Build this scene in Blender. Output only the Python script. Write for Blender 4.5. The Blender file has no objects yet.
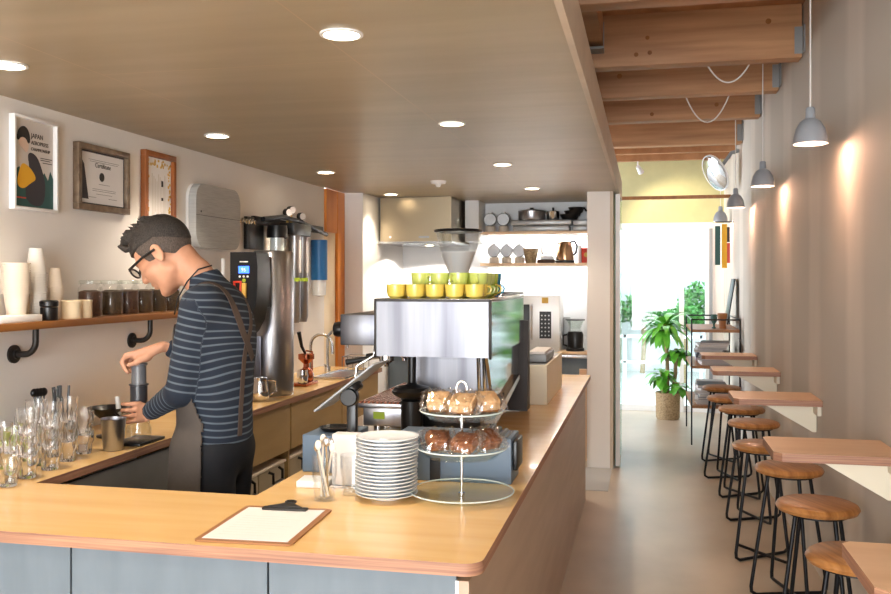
import bpy, bmesh, math, random
import numpy as np
from mathutils import Vector, Matrix, Euler, noise
from mathutils.bvhtree import BVHTree
random.seed(7)
PI = math.pi
scene = bpy.context.scene
col = scene.collection

# ------------------------------------------------------------ camera
cam_d = bpy.data.cameras.new('camera'); cam = bpy.data.objects.new('camera', cam_d)
col.objects.link(cam); scene.camera = cam
cam_d.sensor_width = 36; cam_d.lens = 36.0
cam.location = (0, 0, 1.5)
cam.rotation_euler = (PI/2, 0, math.atan(200/891))
cam_d.shift_y = -17/891
cam_d.clip_start = 0.05

# ------------------------------------------------------------ world, exposure
scene.view_settings.view_transform = 'Standard'
scene.view_settings.look = 'None'
scene.view_settings.gamma = 1
scene.view_settings.use_curve_mapping = False
scene.view_settings.exposure = 1.3
cy = scene.cycles
cy.use_denoising = True
cy.max_bounces = 24; cy.diffuse_bounces = 5; cy.glossy_bounces = 6
cy.transmission_bounces = 24; cy.transparent_max_bounces = 24
cy.caustics_reflective = False; cy.caustics_refractive = False
cy.sample_clamp_indirect = 6
w = bpy.data.worlds.new('daylight_sky'); scene.world = w; w.use_nodes = True
bg = w.node_tree.nodes['Background']
bg.inputs[0].default_value = (0.84, 0.92, 1.0, 1); bg.inputs[1].default_value = 3.5

def area(name, loc, rot, sx, sy, power, color, portal=False):
    l = bpy.data.lights.new(name, 'AREA'); l.shape = 'RECTANGLE'; l.size = sx; l.size_y = sy
    l.energy = power; l.color = color
    if portal: l.cycles.is_portal = True
    o = bpy.data.objects.new(name, l); o.location = loc; o.rotation_euler = rot; col.objects.link(o); return o
# portals for daylight entering the open shop front behind the camera and the garden door at the far end
area('daylight_portal_street', (-0.77, -2.95, 1.5), (PI/2, 0, 0), 3.2, 2.9, 1, (1, 1, 1), True)
area('daylight_portal_garden', (0.2, 10.62, 1.07), (-PI/2, 0, 0), 1.1, 2.15, 1, (1, 1, 1), True)
area('street_fill', (-0.77, -2.86, 1.55), (PI/2, 0, 0), 3.1, 2.7, 185, (.97, .985, 1))  # fill lamp added to boost the street daylight indoors
DOWN_W = 22.0
WARM = (1.0, 0.85, 0.67)

# ------------------------------------------------------------ materials
def lin(c):
    if isinstance(c, str):
        c = [int(c[i:i+2], 16)/255 for i in (1, 3, 5)]
        c = [x/12.92 if x <= .04045 else ((x+.055)/1.055)**2.4 for x in c]
    return (c[0], c[1], c[2], 1)
def base(name):
    m = bpy.data.materials.new(name); m.use_nodes = True
    nt = m.node_tree; b = nt.nodes['Principled BSDF']; return m, nt, b
def mat(name, c, rough=.5, metal=0, spec=.5, trans=0, ior=1.45, emit=0, ecol=None, coat=0, var=0, vscale=(8, 8, 8), bump=0, bscale=60, c2=None, alpha=1, coords='Object', sheen=0):
    m, nt, b = base(name); c = lin(c)
    b.inputs['Base Color'].default_value = c
    b.inputs['Roughness'].default_value = rough; b.inputs['Metallic'].default_value = metal
    b.inputs['IOR'].default_value = ior; b.inputs['Specular IOR Level'].default_value = spec
    b.inputs['Transmission Weight'].default_value = trans; b.inputs['Coat Weight'].default_value = coat
    b.inputs['Alpha'].default_value = alpha; b.inputs['Sheen Weight'].default_value = sheen
    if emit:
        b.inputs['Emission Strength'].default_value = emit
        b.inputs['Emission Color'].default_value = lin(ecol) if ecol else c
    if var or c2 or bump:
        tc = nt.nodes.new('ShaderNodeTexCoord')
        mp = nt.nodes.new('ShaderNodeMapping'); mp.inputs['Scale'].default_value = vscale
        nt.links.new(tc.outputs[coords], mp.inputs[0])
    if var or c2:
        n = nt.nodes.new('ShaderNodeTexNoise'); n.inputs['Scale'].default_value = 1; n.inputs['Detail'].default_value = 5
        nt.links.new(mp.outputs[0], n.inputs[0])
        r = nt.nodes.new('ShaderNodeValToRGB')
        d = lin(c2) if c2 else tuple(x*(1-var) for x in c[:3])+(1,)
        e = c if c2 else tuple(min(1, x*(1+var)) for x in c[:3])+(1,)
        r.color_ramp.elements[0].position = .32; r.color_ramp.elements[0].color = d
        r.color_ramp.elements[1].position = .68; r.color_ramp.elements[1].color = e
        nt.links.new(n.outputs[0], r.inputs[0]); nt.links.new(r.outputs[0], b.inputs['Base Color'])
    if bump:
        n2 = nt.nodes.new('ShaderNodeTexNoise'); n2.inputs['Scale'].default_value = bscale
        nt.links.new(tc.outputs[coords], n2.inputs[0])
        bp = nt.nodes.new('ShaderNodeBump'); bp.inputs['Strength'].default_value = bump; bp.inputs['Distance'].default_value = .01
        nt.links.new(n2.outputs[0], bp.inputs['Height']); nt.links.new(bp.outputs[0], b.inputs['Normal'])
    return m
def thin_glass(name, tint='#ffffff', gl=.12, rough=.02, k=.45):
    m, nt, b = base(name); nt.nodes.remove(b)
    out = [n for n in nt.nodes if n.type == 'OUTPUT_MATERIAL'][0]
    t = nt.nodes.new('ShaderNodeBsdfTransparent'); t.inputs[0].default_value = lin(tint)
    g = nt.nodes.new('ShaderNodeBsdfGlossy'); g.inputs['Roughness'].default_value = rough
    lw = nt.nodes.new('ShaderNodeLayerWeight'); lw.inputs[0].default_value = .35
    mr = nt.nodes.new('ShaderNodeMath'); mr.operation = 'MULTIPLY_ADD'; mr.inputs[1].default_value = k; mr.inputs[2].default_value = gl
    nt.links.new(lw.outputs['Facing'], mr.inputs[0])
    mx = nt.nodes.new('ShaderNodeMixShader'); nt.links.new(mr.outputs[0], mx.inputs[0])
    nt.links.new(t.outputs[0], mx.inputs[1]); nt.links.new(g.outputs[0], mx.inputs[2]); nt.links.new(mx.outputs[0], out.inputs[0])
    return m
def seams(m, sx, sy, size=.004, color='#3a3026', axis='XY'):
    """thin joints between sheets, drawn into a board material"""
    nt = m.node_tree; b = nt.nodes['Principled BSDF']
    tc = nt.nodes.new('ShaderNodeTexCoord'); br = nt.nodes.new('ShaderNodeTexBrick')
    mp = nt.nodes.new('ShaderNodeMapping')
    if axis == 'YX': mp.inputs['Rotation'].default_value = (0, 0, PI/2)
    nt.links.new(tc.outputs['Object'], mp.inputs[0]); nt.links.new(mp.outputs[0], br.inputs[0])
    br.inputs['Scale'].default_value = 1; br.inputs['Brick Width'].default_value = sx; br.inputs['Row Height'].default_value = sy
    br.inputs['Mortar Size'].default_value = size; br.inputs['Mortar Smooth'].default_value = 0
    mx = nt.nodes.new('ShaderNodeMix'); mx.data_type = 'RGBA'
    nt.links.new(br.outputs['Fac'], mx.inputs[0])
    old = [l for l in nt.links if l.to_socket == b.inputs['Base Color']]
    if old: nt.links.new(old[0].from_socket, mx.inputs[6])
    else: mx.inputs[6].default_value = b.inputs['Base Color'].default_value
    mx.inputs[7].default_value = lin(color); nt.links.new(mx.outputs[2], b.inputs['Base Color'])
    return m

M = {}
M['ceil'] = seams(mat('brown lauan ceiling', '#a3957c', .36, c2='#978970', vscale=(1.2, 7, 1.2)), 1.82, .91, .0022, '#ad977a', 'YX')
M['fascia'] = mat('pale fascia', '#c3b4a2', .5, var=.06)
M['wallw'] = mat('warm white plaster', '#e4e0dc', .75, var=.02, vscale=(2, 2, 2), bump=.03, bscale=30)
M['wallk'] = mat('white kitchen wall', '#eef0f2', .5)
M['column'] = mat('off white column paint', '#e9e7e4', .6)
M['green'] = mat('pale olive plaster', '#bdb98c', .7, var=.04)
M['ply'] = mat('birch plywood', '#e2bd82', .26, c2='#dab173', vscale=(1.2, 14, 3), coat=.2)
M['edge'] = mat('plywood edge', '#a97f62', .5, c2='#7e5648', vscale=(3, 3, 160))
M['bluep'] = mat('blue grey panel', '#67727b', .6, c2='#5e6972', vscale=(14, 14, 3))
M['taupe'] = mat('taupe plywood', '#b09a86', .38, c2='#a38c78', vscale=(2, 2, 18))
M['greyp'] = mat('dark grey panel', '#7a7875', .6, var=.06)
M['tan'] = mat('tan plywood', '#a58a5c', .45, c2='#9a7f52', vscale=(2, 2, 12))
M['floor'] = mat('polished concrete', '#bcab97', .33, c2='#a3927f', vscale=(1.6, 1.2, 1), spec=.5)
M['floorg'] = mat('grey skirting patch', '#a3a5a6', .4)
M['beam'] = mat('fir beam', '#c0936b', .55, c2='#9f7350', vscale=(1.2, 7, 20))
M['boards'] = mat('ceiling boards', '#b5835a', .6, c2='#9c6c46', vscale=(8, 1.2, 5))
M['orange'] = mat('orange pine', '#d88a38', .4, c2='#cc7a2a', vscale=(9, 9, 1.5))
M['seat'] = mat('brown elm seat', '#b57d45', .4, c2='#865427', vscale=(55, 5, 6), coat=.2)
M['shelfw'] = mat('brown shelf wood', '#96622f', .45, c2='#7f4f26', vscale=(20, 2, 8))
M['table'] = mat('pale plywood top', '#e4c19c', .36, c2='#dab48d', vscale=(3, 16, 3))
M['cream'] = mat('cream bracket', '#d8d0bb', .5)
M['blk'] = mat('black plastic', '#0d0d0f', .32)
M['blkm'] = mat('black steel', '#15161a', .38, metal=.5)
M['iron'] = mat('dark iron pipe', '#33302e', .45, metal=.6)
M['steel'] = mat('brushed steel', '#c6c8cb', .24, metal=1)
M['steelb'] = mat('brushed steel sheet', '#b9babf', .30, metal=1, c2='#93939b', vscale=(9, 9, .6))
M['panel'] = mat('machine end panel steel', '#85868b', .40, metal=1, c2='#5f5f66', vscale=(11, 11, .5))  # colour streaks imitate reflections in the steel
M['hoods'] = mat('ceiling-tinted hood steel', '#a5977f', .3, metal=1)  # brown tint puts the reflected ceiling into the colour
M['mirror'] = mat('polished steel', '#b9bcbe', .08, metal=1)
M['chrome'] = mat('chrome', '#dfe1e4', .08, metal=1)
M['white'] = mat('white paint', '#e6e6e6', .4)
M['porc'] = mat('white porcelain', '#e9edf0', .15, coat=.4)
M['paper'] = mat('paper', '#dcd9d9', .7)
M['papercup'] = mat('paper cup', '#ddd0c0', .6)
M['creamp'] = mat('cream plastic', '#e2cfae', .45)
M['glass'] = thin_glass('clear glass', '#fcfdfd', .03, .02, .25)
M['rimg'] = mat('glass rim highlight', '#e8f2ee', .05, alpha=.55)
M['tumbler'] = mat('tumbler glass', '#ffffff', .0, trans=1, ior=1.42)
M['glassd'] = thin_glass('dish glass', '#f8fbf9', .03, .02, .16)
M['pane'] = thin_glass('window glass', '#f4fbfa', .04)
M['film'] = thin_glass('cellophane', '#fdfdfe', .13, .12, .30)
M['smoke'] = thin_glass('smoky plastic', '#6e6d70', .12, .15)
M['bluebox'] = mat('blue grey enamel', '#566779', .45)
M['brown'] = mat('coffee beans', '#33201a', .6, c2='#5d3d28', vscale=(160, 160, 160))
M['tea'] = mat('dried tea leaves', '#59442a', .7, c2='#2f2318', vscale=(160, 160, 160))
M['yellow'] = mat('yellow glaze', '#ead062', .2, coat=.4)
M['lime'] = mat('lime glaze', '#c3d070', .2, coat=.4)
M['green2'] = mat('moss green glaze', '#9cb43c', .2, coat=.4)
M['teal'] = mat('teal glaze', '#1f7f99', .2, coat=.4)
M['cakec'] = mat('pale sponge cake', '#dfb98a', .8, c2='#cfa06c', vscale=(90, 90, 90), bump=.4, bscale=200)
M['cakeb'] = mat('brown cake', '#a5663f', .8, c2='#7e4526', vscale=(80, 80, 80), bump=.5, bscale=200)
M['crust'] = mat('baked crust', '#a4683a', .7)
M['skin'] = mat('skin', '#c8967b', .5, c2='#b8866a', vscale=(14, 14, 14), spec=.4)
M['hair'] = mat('dark greying hair', '#1d1917', .55, c2='#3d3733', vscale=(200, 200, 200), bump=.6, bscale=300)
M['hairg'] = mat('short grey side hair', '#5d524b', .7, c2='#403833', vscale=(200, 200, 200), bump=.5, bscale=260)
M['trous'] = mat('black navy trousers', '#0f1118', .8, var=.15, bump=.2, bscale=12)
M['apron'] = mat('dark taupe apron cloth', '#4b443f', .85, var=.08, vscale=(12, 12, 12), bump=.3, bscale=25)
M['strap'] = mat('brown apron strap', '#4a3d36', .8)
M['fabricg'] = mat('grey woven fabric', '#b4b4b2', .9, c2='#a3a3a1', vscale=(10, 10, 260))
M['bronze'] = mat('worn bronze frame', '#83705c', .45, c2='#5c4a3a', vscale=(25, 25, 25), metal=.2)
M['brownf'] = mat('brown wood frame', '#93562a', .4, c2='#7c4420', vscale=(20, 20, 6))
M['blue'] = mat('blue filter plastic', '#2b6fae', .35)
M['leaf'] = mat('green leaf', '#6cb53a', .38, c2='#3f8a22', vscale=(6, 6, 6))
M['leafo'] = mat('garden leaf', '#3f7a30', .6, c2='#2c5c24', vscale=(3, 3, 3))
M['trunk'] = mat('plant trunk', '#8c7a58', .8, var=.15, vscale=(30, 30, 30))
M['basket'] = mat('woven basket', '#b39b78', .8, c2='#7f6a4c', vscale=(60, 60, 90), bump=.6, bscale=90)
M['lampg'] = mat('grey lamp enamel', '#8d9298', .4)
M['hook'] = mat('galvanised hanger', '#8d8f8f', .5, metal=.5)
M['cord'] = mat('white cord', '#d8d4cf', .5)
M['bulb'] = mat('lit bulb', '#fff2dc', .5, emit=9, ecol='#ffdfae')
M['led'] = mat('lit downlight lens', '#fff3e0', .5, emit=14, ecol='#ffe9c8')
M['copper'] = mat('copper', '#b3684b', .25, metal=1)
M['red'] = mat('red tin', '#c63a22', .4)
M['cloud'] = mat('galvanised tray', '#a9abad', .4, metal=.4)
M['sblue'] = mat('lit blue display', '#2750d8', .4, emit=1.6, ecol='#3a6cff')
M['magw'] = mat('magazine paper', '#b9b4b0', .6)
M['extw'] = mat('outside white wall', '#a9aeb0', .8)
M['extl'] = mat('outside pale render', '#c6c8c8', .8)
M['extg'] = mat('outside pavement', '#9d9d99', .8)
M['ink'] = mat('black ink', '#2a2624', .7)
M['gold'] = mat('golden print', '#c9a24c', .6)
M['pyel'] = mat('poster yellow', '#e0a92c', .7)
M['pgreen'] = mat('poster dark green', '#2f5450', .7)
M['pgrey'] = mat('poster pale grey', '#c9c2bc', .6)
M['pskin'] = mat('poster skin tone', '#d8bfae', .7)
M['pdark'] = mat('poster dark cloth', '#39363c', .7)
# right wall : bare gypsum board with lighter vertical filler bands
def gypsum():
    m, nt, b = base('bare gypsum board'); b.inputs['Roughness'].default_value = .75
    tc = nt.nodes.new('ShaderNodeTexCoord'); sp = nt.nodes.new('ShaderNodeSeparateXYZ'); nt.links.new(tc.outputs['Object'], sp.inputs[0])
    def math_(op, a, bb=None):
        n = nt.nodes.new('ShaderNodeMath'); n.operation = op
        for i, v in enumerate((a, bb)):
            if v is None: continue
            if hasattr(v, 'type'): nt.links.new(v, n.inputs[i])
            else: n.inputs[i].default_value = v
        return n.outputs[0]
    nz = nt.nodes.new('ShaderNodeTexNoise'); nz.inputs['Scale'].default_value = 3; nt.links.new(tc.outputs['Object'], nz.inputs[0])
    y = math_('ADD', sp.outputs['Y'], math_('MULTIPLY', nz.outputs[0], .10))
    f = math_('ABSOLUTE', math_('SUBTRACT', math_('FRACT', math_('MULTIPLY', y, 1/.91)), .5))
    band = math_('LESS_THAN', f, .16)
    r = nt.nodes.new('ShaderNodeMapRange'); r.inputs[1].default_value = .12; r.inputs[2].default_value = .22
    r.inputs[3].default_value = 1; r.inputs[4].default_value = 0; nt.links.new(f, r.inputs[0])
    mp = nt.nodes.new('ShaderNodeMapping'); mp.inputs['Scale'].default_value = (1, 3, .8); nt.links.new(tc.outputs['Object'], mp.inputs[0])
    n3 = nt.nodes.new('ShaderNodeTexNoise'); n3.inputs['Scale'].default_value = 1.2; nt.links.new(mp.outputs[0], n3.inputs[0])
    mx = nt.nodes.new('ShaderNodeMix'); mx.data_type = 'RGBA'; mx.inputs[6].default_value = lin('#bdb5aa'); mx.inputs[7].default_value = lin('#d8cec2')
    nt.links.new(math_('MULTIPLY', r.outputs[0], n3.outputs[0]), mx.inputs[0]); nt.links.new(mx.outputs[2], b.inputs['Base Color'])
    return m
M['gyp'] = gypsum()
def stripes():
    m, nt, b = base('navy striped jersey'); b.inputs['Roughness'].default_value = .9
    at = nt.nodes.new('ShaderNodeAttribute'); at.attribute_name = 'stripe'
    n = nt.nodes.new('ShaderNodeMath'); n.operation = 'FRACT'; nt.links.new(at.outputs['Fac'], n.inputs[0])
    r = nt.nodes.new('ShaderNodeValToRGB'); r.color_ramp.interpolation = 'LINEAR'
    e = r.color_ramp.elements; e[0].position = .0; e[0].color = lin('#535e69'); e[1].position = .17; e[1].color = lin('#535e69')
    a = e.new(.27); a.color = lin('#182130'); a = e.new(.93); a.color = lin('#182130'); a = e.new(1.0); a.color = lin('#535e69')
    nt.links.new(n.outputs[0], r.inputs[0]); nt.links.new(r.outputs[0], b.inputs['Base Color'])
    return m
M['stripe'] = stripes()

# ------------------------------------------------------------ mesh builder
class MB:
    def __init__(s): s.bm = bmesh.new(); s.mats = []; s.cur = 0
    def mat(s, m):
        if m not in s.mats: s.mats.append(m)
        s.cur = s.mats.index(m); return s
    def _fin(s, faces, smooth=False):
        for f in faces: f.material_index = s.cur; f.smooth = smooth
    def box(s, x0, x1, y0, y1, z0, z1, bev=0, rot=None, piv=None):
        r = bmesh.ops.create_cube(s.bm, size=1); vs = r['verts']
        for v in vs: v.co = Vector(((x0+x1)/2+v.co.x*(x1-x0), (y0+y1)/2+v.co.y*(y1-y0), (z0+z1)/2+v.co.z*(z1-z0)))
        fs = set(f for v in vs for f in v.link_faces)
        if bev:
            es = list(set(e for v in vs for e in v.link_edges))
            o = bmesh.ops.bevel(s.bm, geom=es, offset=bev, segments=2, affect='EDGES', profile=.5)
            fs = set(o['faces']) | set(f for f in fs if f.is_valid); vs = list(set(v for f in fs for v in f.verts))
        s._fin(fs, bool(bev))
        if rot is not None:
            p = Vector(piv) if piv else Vector(((x0+x1)/2, (y0+y1)/2, (z0+z1)/2))
            R = rot if isinstance(rot, Matrix) else Euler(rot).to_matrix()
            for v in vs: v.co = R @ (v.co-p) + p
        return s
    def tube(s, pts, r, n=10, closed=False, cap=True, radii=None):
        pts = [Vector(p) for p in pts]; N = len(pts); rings = []; up = None
        for i, p in enumerate(pts):
            if closed: t = pts[(i+1) % N]-pts[i-1]
            elif i == 0: t = pts[1]-p
            elif i == N-1: t = p-pts[i-1]
            else: t = (pts[i+1]-p).normalized()+(p-pts[i-1]).normalized()
            t.normalize()
            if up is None:
                up = Vector((0, 0, 1)) if abs(t.z) < .9 else Vector((1, 0, 0))
            a = t.cross(up)
            if a.length < 1e-5: a = t.cross(Vector((1, .1, 0)))
            a.normalize(); b_ = a.cross(t).normalized(); up = b_
            rr = radii[i] if radii else r
            rings.append([s.bm.verts.new(p+rr*(math.cos(2*PI*k/n)*a+math.sin(2*PI*k/n)*b_)) for k in range(n)])
        fs = []
        for i in range(N if closed else N-1):
            A = rings[i]; B = rings[(i+1) % N]
            for k in range(n): fs.append(s.bm.faces.new((A[k], A[(k+1) % n], B[(k+1) % n], B[k])))
        s._fin(fs, True)
        if cap and not closed: s._fin([s.bm.faces.new(rings[0]), s.bm.faces.new(list(reversed(rings[-1])))])
        return s
    def lathe(s, prof, c=(0, 0, 0), n=32, ax=None, sharp=False):
        c = Vector(c); R = Matrix.Identity(3)
        if ax is not None: R = Vector((0, 0, 1)).rotation_difference(Vector(ax)).to_matrix()
        rings = []
        for (r, z) in prof:
            if r <= 1e-6: rings.append([s.bm.verts.new(c+R @ Vector((0, 0, z)))])
            else: rings.append([s.bm.verts.new(c+R @ Vector((r*math.cos(2*PI*k/n), r*math.sin(2*PI*k/n), z))) for k in range(n)])
        fs = []
        for A, B in zip(rings, rings[1:]):
            for k in range(n):
                k2 = (k+1) % n
                if len(A) == 1 and len(B) == 1: continue
                if len(A) == 1: fs.append(s.bm.faces.new((A[0], B[k2], B[k])))
                elif len(B) == 1: fs.append(s.bm.faces.new((A[k], A[k2], B[0])))
                else: fs.append(s.bm.faces.new((A[k], A[k2], B[k2], B[k])))
        s._fin(fs, not sharp); return s
    def cyl(s, c, r, h, n=24, ax=None, bev=0):
        b = bev
        prof = [(0, 0), (r-b, 0), (r, b), (r, h-b), (r-b, h), (0, h)] if b else [(0, 0), (r, 0), (r, h), (0, h)]
        return s.lathe(prof, c, n, ax)
    def prism(s, pts, z0, z1, plane='XY', side=None):
        """polygon extruded; plane XY -> z, XZ -> y, YZ -> x"""
        def P(a, b, z): return Vector((a, b, z)) if plane == 'XY' else (Vector((a, z, b)) if plane == 'XZ' else Vector((z, a, b)))
        A = [s.bm.verts.new(P(a, b, z0)) for a, b in pts]; B = [s.bm.verts.new(P(a, b, z1)) for a, b in pts]
        n = len(pts); fs = [s.bm.faces.new(list(reversed(A))), s.bm.faces.new(B)]
        s._fin(fs)
        sd = [s.bm.faces.new((A[k], A[(k+1) % n], B[(k+1) % n], B[k])) for k in range(n)]
        c = s.cur
        if side: s.mat(side)
        s._fin(sd); s.cur = c
        return s
    def ball(s, c, r, sc=(1, 1, 1), seg=16):
        m = Matrix.Translation(c) @ Matrix.Diagonal((r*sc[0], r*sc[1], r*sc[2], 1))
        o = bmesh.ops.create_uvsphere(s.bm, u_segments=seg, v_segments=seg*2//3, radius=1, matrix=m)
        s._fin(set(f for v in o['verts'] for f in v.link_faces), True); return s
    def quad(s, pts):
        s._fin([s.bm.faces.new([s.bm.verts.new(p) for p in pts])]); return s
    def build(s, name, m=None, parent=None, loc=(0, 0, 0), rz=0, fixn=True):
        if fixn: bmesh.ops.recalc_face_normals(s.bm, faces=s.bm.faces)
        me = bpy.data.meshes.new(name); s.bm.to_mesh(me); s.bm.free()
        if s.mats:
            for k in s.mats: me.materials.append(k)
        elif m: me.materials.append(m)
        try: me.set_sharp_from_angle(angle=math.radians(38))
        except Exception: pass
        o = bpy.data.objects.new(name, me); col.objects.link(o); o.location = loc; o.rotation_euler = (0, 0, rz)
        if parent: o.parent = parent
        return o
def tag(o, label, cat, group=None, kind=None):
    o['label'] = label; o['category'] = cat
    if group: o['group'] = group
    if kind: o['kind'] = kind
    return o
def thing(name, label, cat, loc=(0, 0, 0), rz=0, group=None):
    o = bpy.data.objects.new(name, None); o.empty_display_size = .05; col.objects.link(o)
    o.location = loc; o.rotation_euler = (0, 0, rz); return tag(o, label, cat, group)
def struct(o, label=None):
    o['kind'] = 'structure'
    return o
def kids(o): return [c for c in scene.objects if c.parent == o]
def dup(o, loc, rz=None, label=None, parent=None, _top=True):
    c = o.copy(); col.objects.link(c)
    if _top:
        c.location = loc
        if rz is not None: c.rotation_euler = (0, 0, rz)
        if label: c['label'] = label
    else: c.parent = parent
    for k in list(KIDS.get(o.name, kids(o))): dup(k, None, parent=c, _top=False)
    return c
KIDS = {}
def recolour(root, old, new):
    """give a copied thing its own mesh copy in another glaze"""
    for o in [root]+kids(root):
        if o.type == 'MESH' and old in [s.material for s in o.material_slots]:
            key = (o.data.name.split('.c.')[0], new.name)
            if key not in RC:
                me = o.data.copy()
                for i, mm in enumerate(me.materials):
                    if mm == old: me.materials[i] = new
                RC[key] = me
            o.data = RC[key]
RC = {}
ORD = ['first', 'second', 'third', 'fourth', 'fifth', 'sixth', 'seventh', 'eighth', 'ninth', 'tenth', 'eleventh', 'twelfth', 'thirteenth', 'fourteenth', 'fifteenth', 'sixteenth', 'seventeenth', 'eighteenth', 'nineteenth', 'twentieth']
def arc(c, r, a0, a1, n, plane='XZ', other=0):
    o = []
    for i in range(n+1):
        a = math.radians(a0+(a1-a0)*i/n); u = c[0]+r*math.cos(a); v = c[1]+r*math.sin(a)
        o.append((u, other, v) if plane == 'XZ' else ((other, u, v) if plane == 'YZ' else (u, v, other)))
    return o
def text_mesh(name, s, size, m, parent, loc, rot, ext=.0006, align='LEFT'):
    cu = bpy.data.curves.new(name, 'FONT'); cu.body = s; cu.size = size; cu.extrude = ext; cu.align_x = align
    t = bpy.data.objects.new(name, cu); col.objects.link(t)
    bpy.context.view_layer.update()
    me = bpy.data.meshes.new_from_object(t.evaluated_get(bpy.context.evaluated_depsgraph_get()))
    bpy.data.objects.remove(t); me.materials.clear(); me.materials.append(m)
    o = bpy.data.objects.new(name, me); col.objects.link(o); o.parent = parent; o.location = loc; o.rotation_euler = rot
    return o

# ------------------------------------------------------------ structure
LX, RX, CZ, UZ = -2.40, 0.86, 2.205, 3.04
YF, YB = -3.0, 10.45
struct(MB().box(LX-1.0, RX+.1, YF, YB+.1, -.12, 0).build('floor', M['floor']))
struct(MB().box(-.59, -.26, 6.42, 7.19, 0, .004).build('trim_1', M['floorg']))  # flat grey floor patch standing in for the pillar's skirting
mb = MB().box(LX-.12, LX, YF, 6.45, 0, UZ)
struct(mb.build('wall_left', M['wallw']))
# wood-lined opening past the bench, then the white column
struct(MB().box(LX-.1, LX+.02, 6.45, 6.53, 1.87, 2.2).box(LX-.1, LX+.02, 6.53, 6.69, 1.87, 2.2).build('trim_2', M['orange']))
struct(MB().box(LX-.1, LX+.02, 6.705, 6.87, 0, 2.2).build('trim_3', M['orange']))
struct(MB().box(LX-.08, LX-.0, 6.45, 6.70, 0, 1.87).build('door_2', M['creamp']))
struct(MB().box(LX-.2, -2.23, 6.88, 8.1, 0, CZ).build('wall_column', M['column']))
struct(MB().box(LX-.2, -.25, 8.1, 8.2, 0, CZ).build('wall_kitchen', M['wallk']))
struct(MB().box(-.455, -.275, 7.19, 8.1, 0, CZ).build('wall_pillar', M['column']))
struct(MB().box(-.275, -.25, 7.18, 8.1, 0, CZ).build('trim_4', M['fascia']))
t = MB().box(-.515, -.457, 7.16, 7.185, .06, .79).build('trim_5', M['table']); struct(t)
struct(MB().box(RX, RX+.12, YF, YB+.1, 0, UZ).build('wall_right', M['gyp']))
struct(MB().box(LX, -.225, YF, 8.1, CZ, 2.376).build('ceiling_soffit', M['ceil']))
struct(MB().box(-.225, -.205, YF, 8.1, CZ-.004, 2.376).build('trim_6', M['fascia']))
struct(MB().box(LX-.1, RX+.1, YF, YB+.1, UZ, UZ+.08).build('ceiling', M['boards']))
# end wall round the garden door
struct(MB().box(LX-.1, RX, YB, YB+.12, 2.14, UZ).build('wall_back', M['green']))
struct(MB().box(LX-.1, -.42, YB, YB+.12, 0, 2.14).build('wall_back_left', M['white']))
struct(MB().box(.74, RX, YB, YB+.12, 0, 2.14).build('wall_back_right', M['white']))
mb = MB()
for x0, x1 in ((-.42, -.35), (.66, .74), (.375, .425)): mb.box(x0, x1, YB+.0, YB+.10, 0, 2.14)
mb.box(-.42, .74, YB-.01, YB+.11, 2.08, 2.15).box(-.35, .66, YB+.02, YB+.09, 0, .07)
wf = struct(mb.build('window_1', M['white']))
MB().box(-.35, .375, YB+.05, YB+.056, .07, 2.08).build('pane', M['pane'], wf)
MB().box(.425, .66, YB+.05, YB+.056, .07, 2.08).build('pane', M['pane'], wf)
MB().box(.70, .735, YB-.03, YB, 0, 2.08).build('side_rail', M['lampg'], wf)
# sliding glass leaf parked along the pillar
gl = struct(MB().box(-.235, -.20, 7.26, 7.33, .01, 2.19).build('door_1', M['white']))
MB().box(-.232, -.205, 7.33, 8.0, .02, 2.19).build('pane', thin_glass('green edged glass', '#cfe6dc', .1), gl)
MB().box(-.238, -.234, 7.255, 7.262, .01, 2.19).build('seal', M['pgreen'], gl)
# street side of the shop, behind the camera
mb = MB().box(LX, -2.35, YF, YF+.1, 0, UZ).box(.78, RX, YF, YF+.1, 0, UZ).box(LX, RX, YF, YF+.1, 2.95, UZ).box(-.8, -.74, YF, YF+.1, 0, 2.95)
struct(mb.build('window_2', M['white']))

# beams across the lane
for i, (y, z0, th, z1) in enumerate([(1.2, 2.74, .12, UZ), (2.15, 2.74, .12, UZ), (3.1, 2.74, .12, UZ), (4.05, 2.74, .12, UZ), (5.27, 2.74, .12, UZ), (6.16, 2.74, .12, UZ), (7.12, 2.74, .12, UZ), (8.45, 2.74, .12, UZ)]):
    b = MB().box(-1.6, RX-.01, y, y+th, z0, z1, bev=.004).build('beam', M['beam'])
    struct(b)
    h = MB().box(RX-.05, RX-.004, y-.004, y, z0+.02, z1-.13).box(RX-.008, RX-.001, y-.05, y, z0+.02, z1-.13)
    for k in range(3): h.cyl((RX-.03, y-.004, z0+.05+k*.04), .006, .004, 8, ax=(0, -1, 0))
    h.build('joist_hanger', M['hook'], b)
    if 3 <= i <= 6:
        k = MB(); random.seed(i)
        for _ in range(4): k.cyl((random.uniform(-.2, .75), y+.001, z0+random.uniform(.05, .25)), random.uniform(.010, .018), .003, 10, ax=(0, -1, 0))
        k.build('knot', M['shelfw'], b)
for y, z in ((9.02, 2.78), (9.57, 2.78)):
    struct(MB().box(-1.6, RX-.01, y, y+.07, z-.03, z+.06).build('beam', M['boards']))
j = struct(MB().box(-.34, -.24, 4.17, 5.27, 2.86, 3.03).build('joist', M['beam']))
MB().box(-.345, -.235, 5.255, 5.268, 2.82, 3.0).box(-.335, -.235, 5.15, 5.268, 2.82, 2.835).build('joist_hanger', M['hook'], j)

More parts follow.
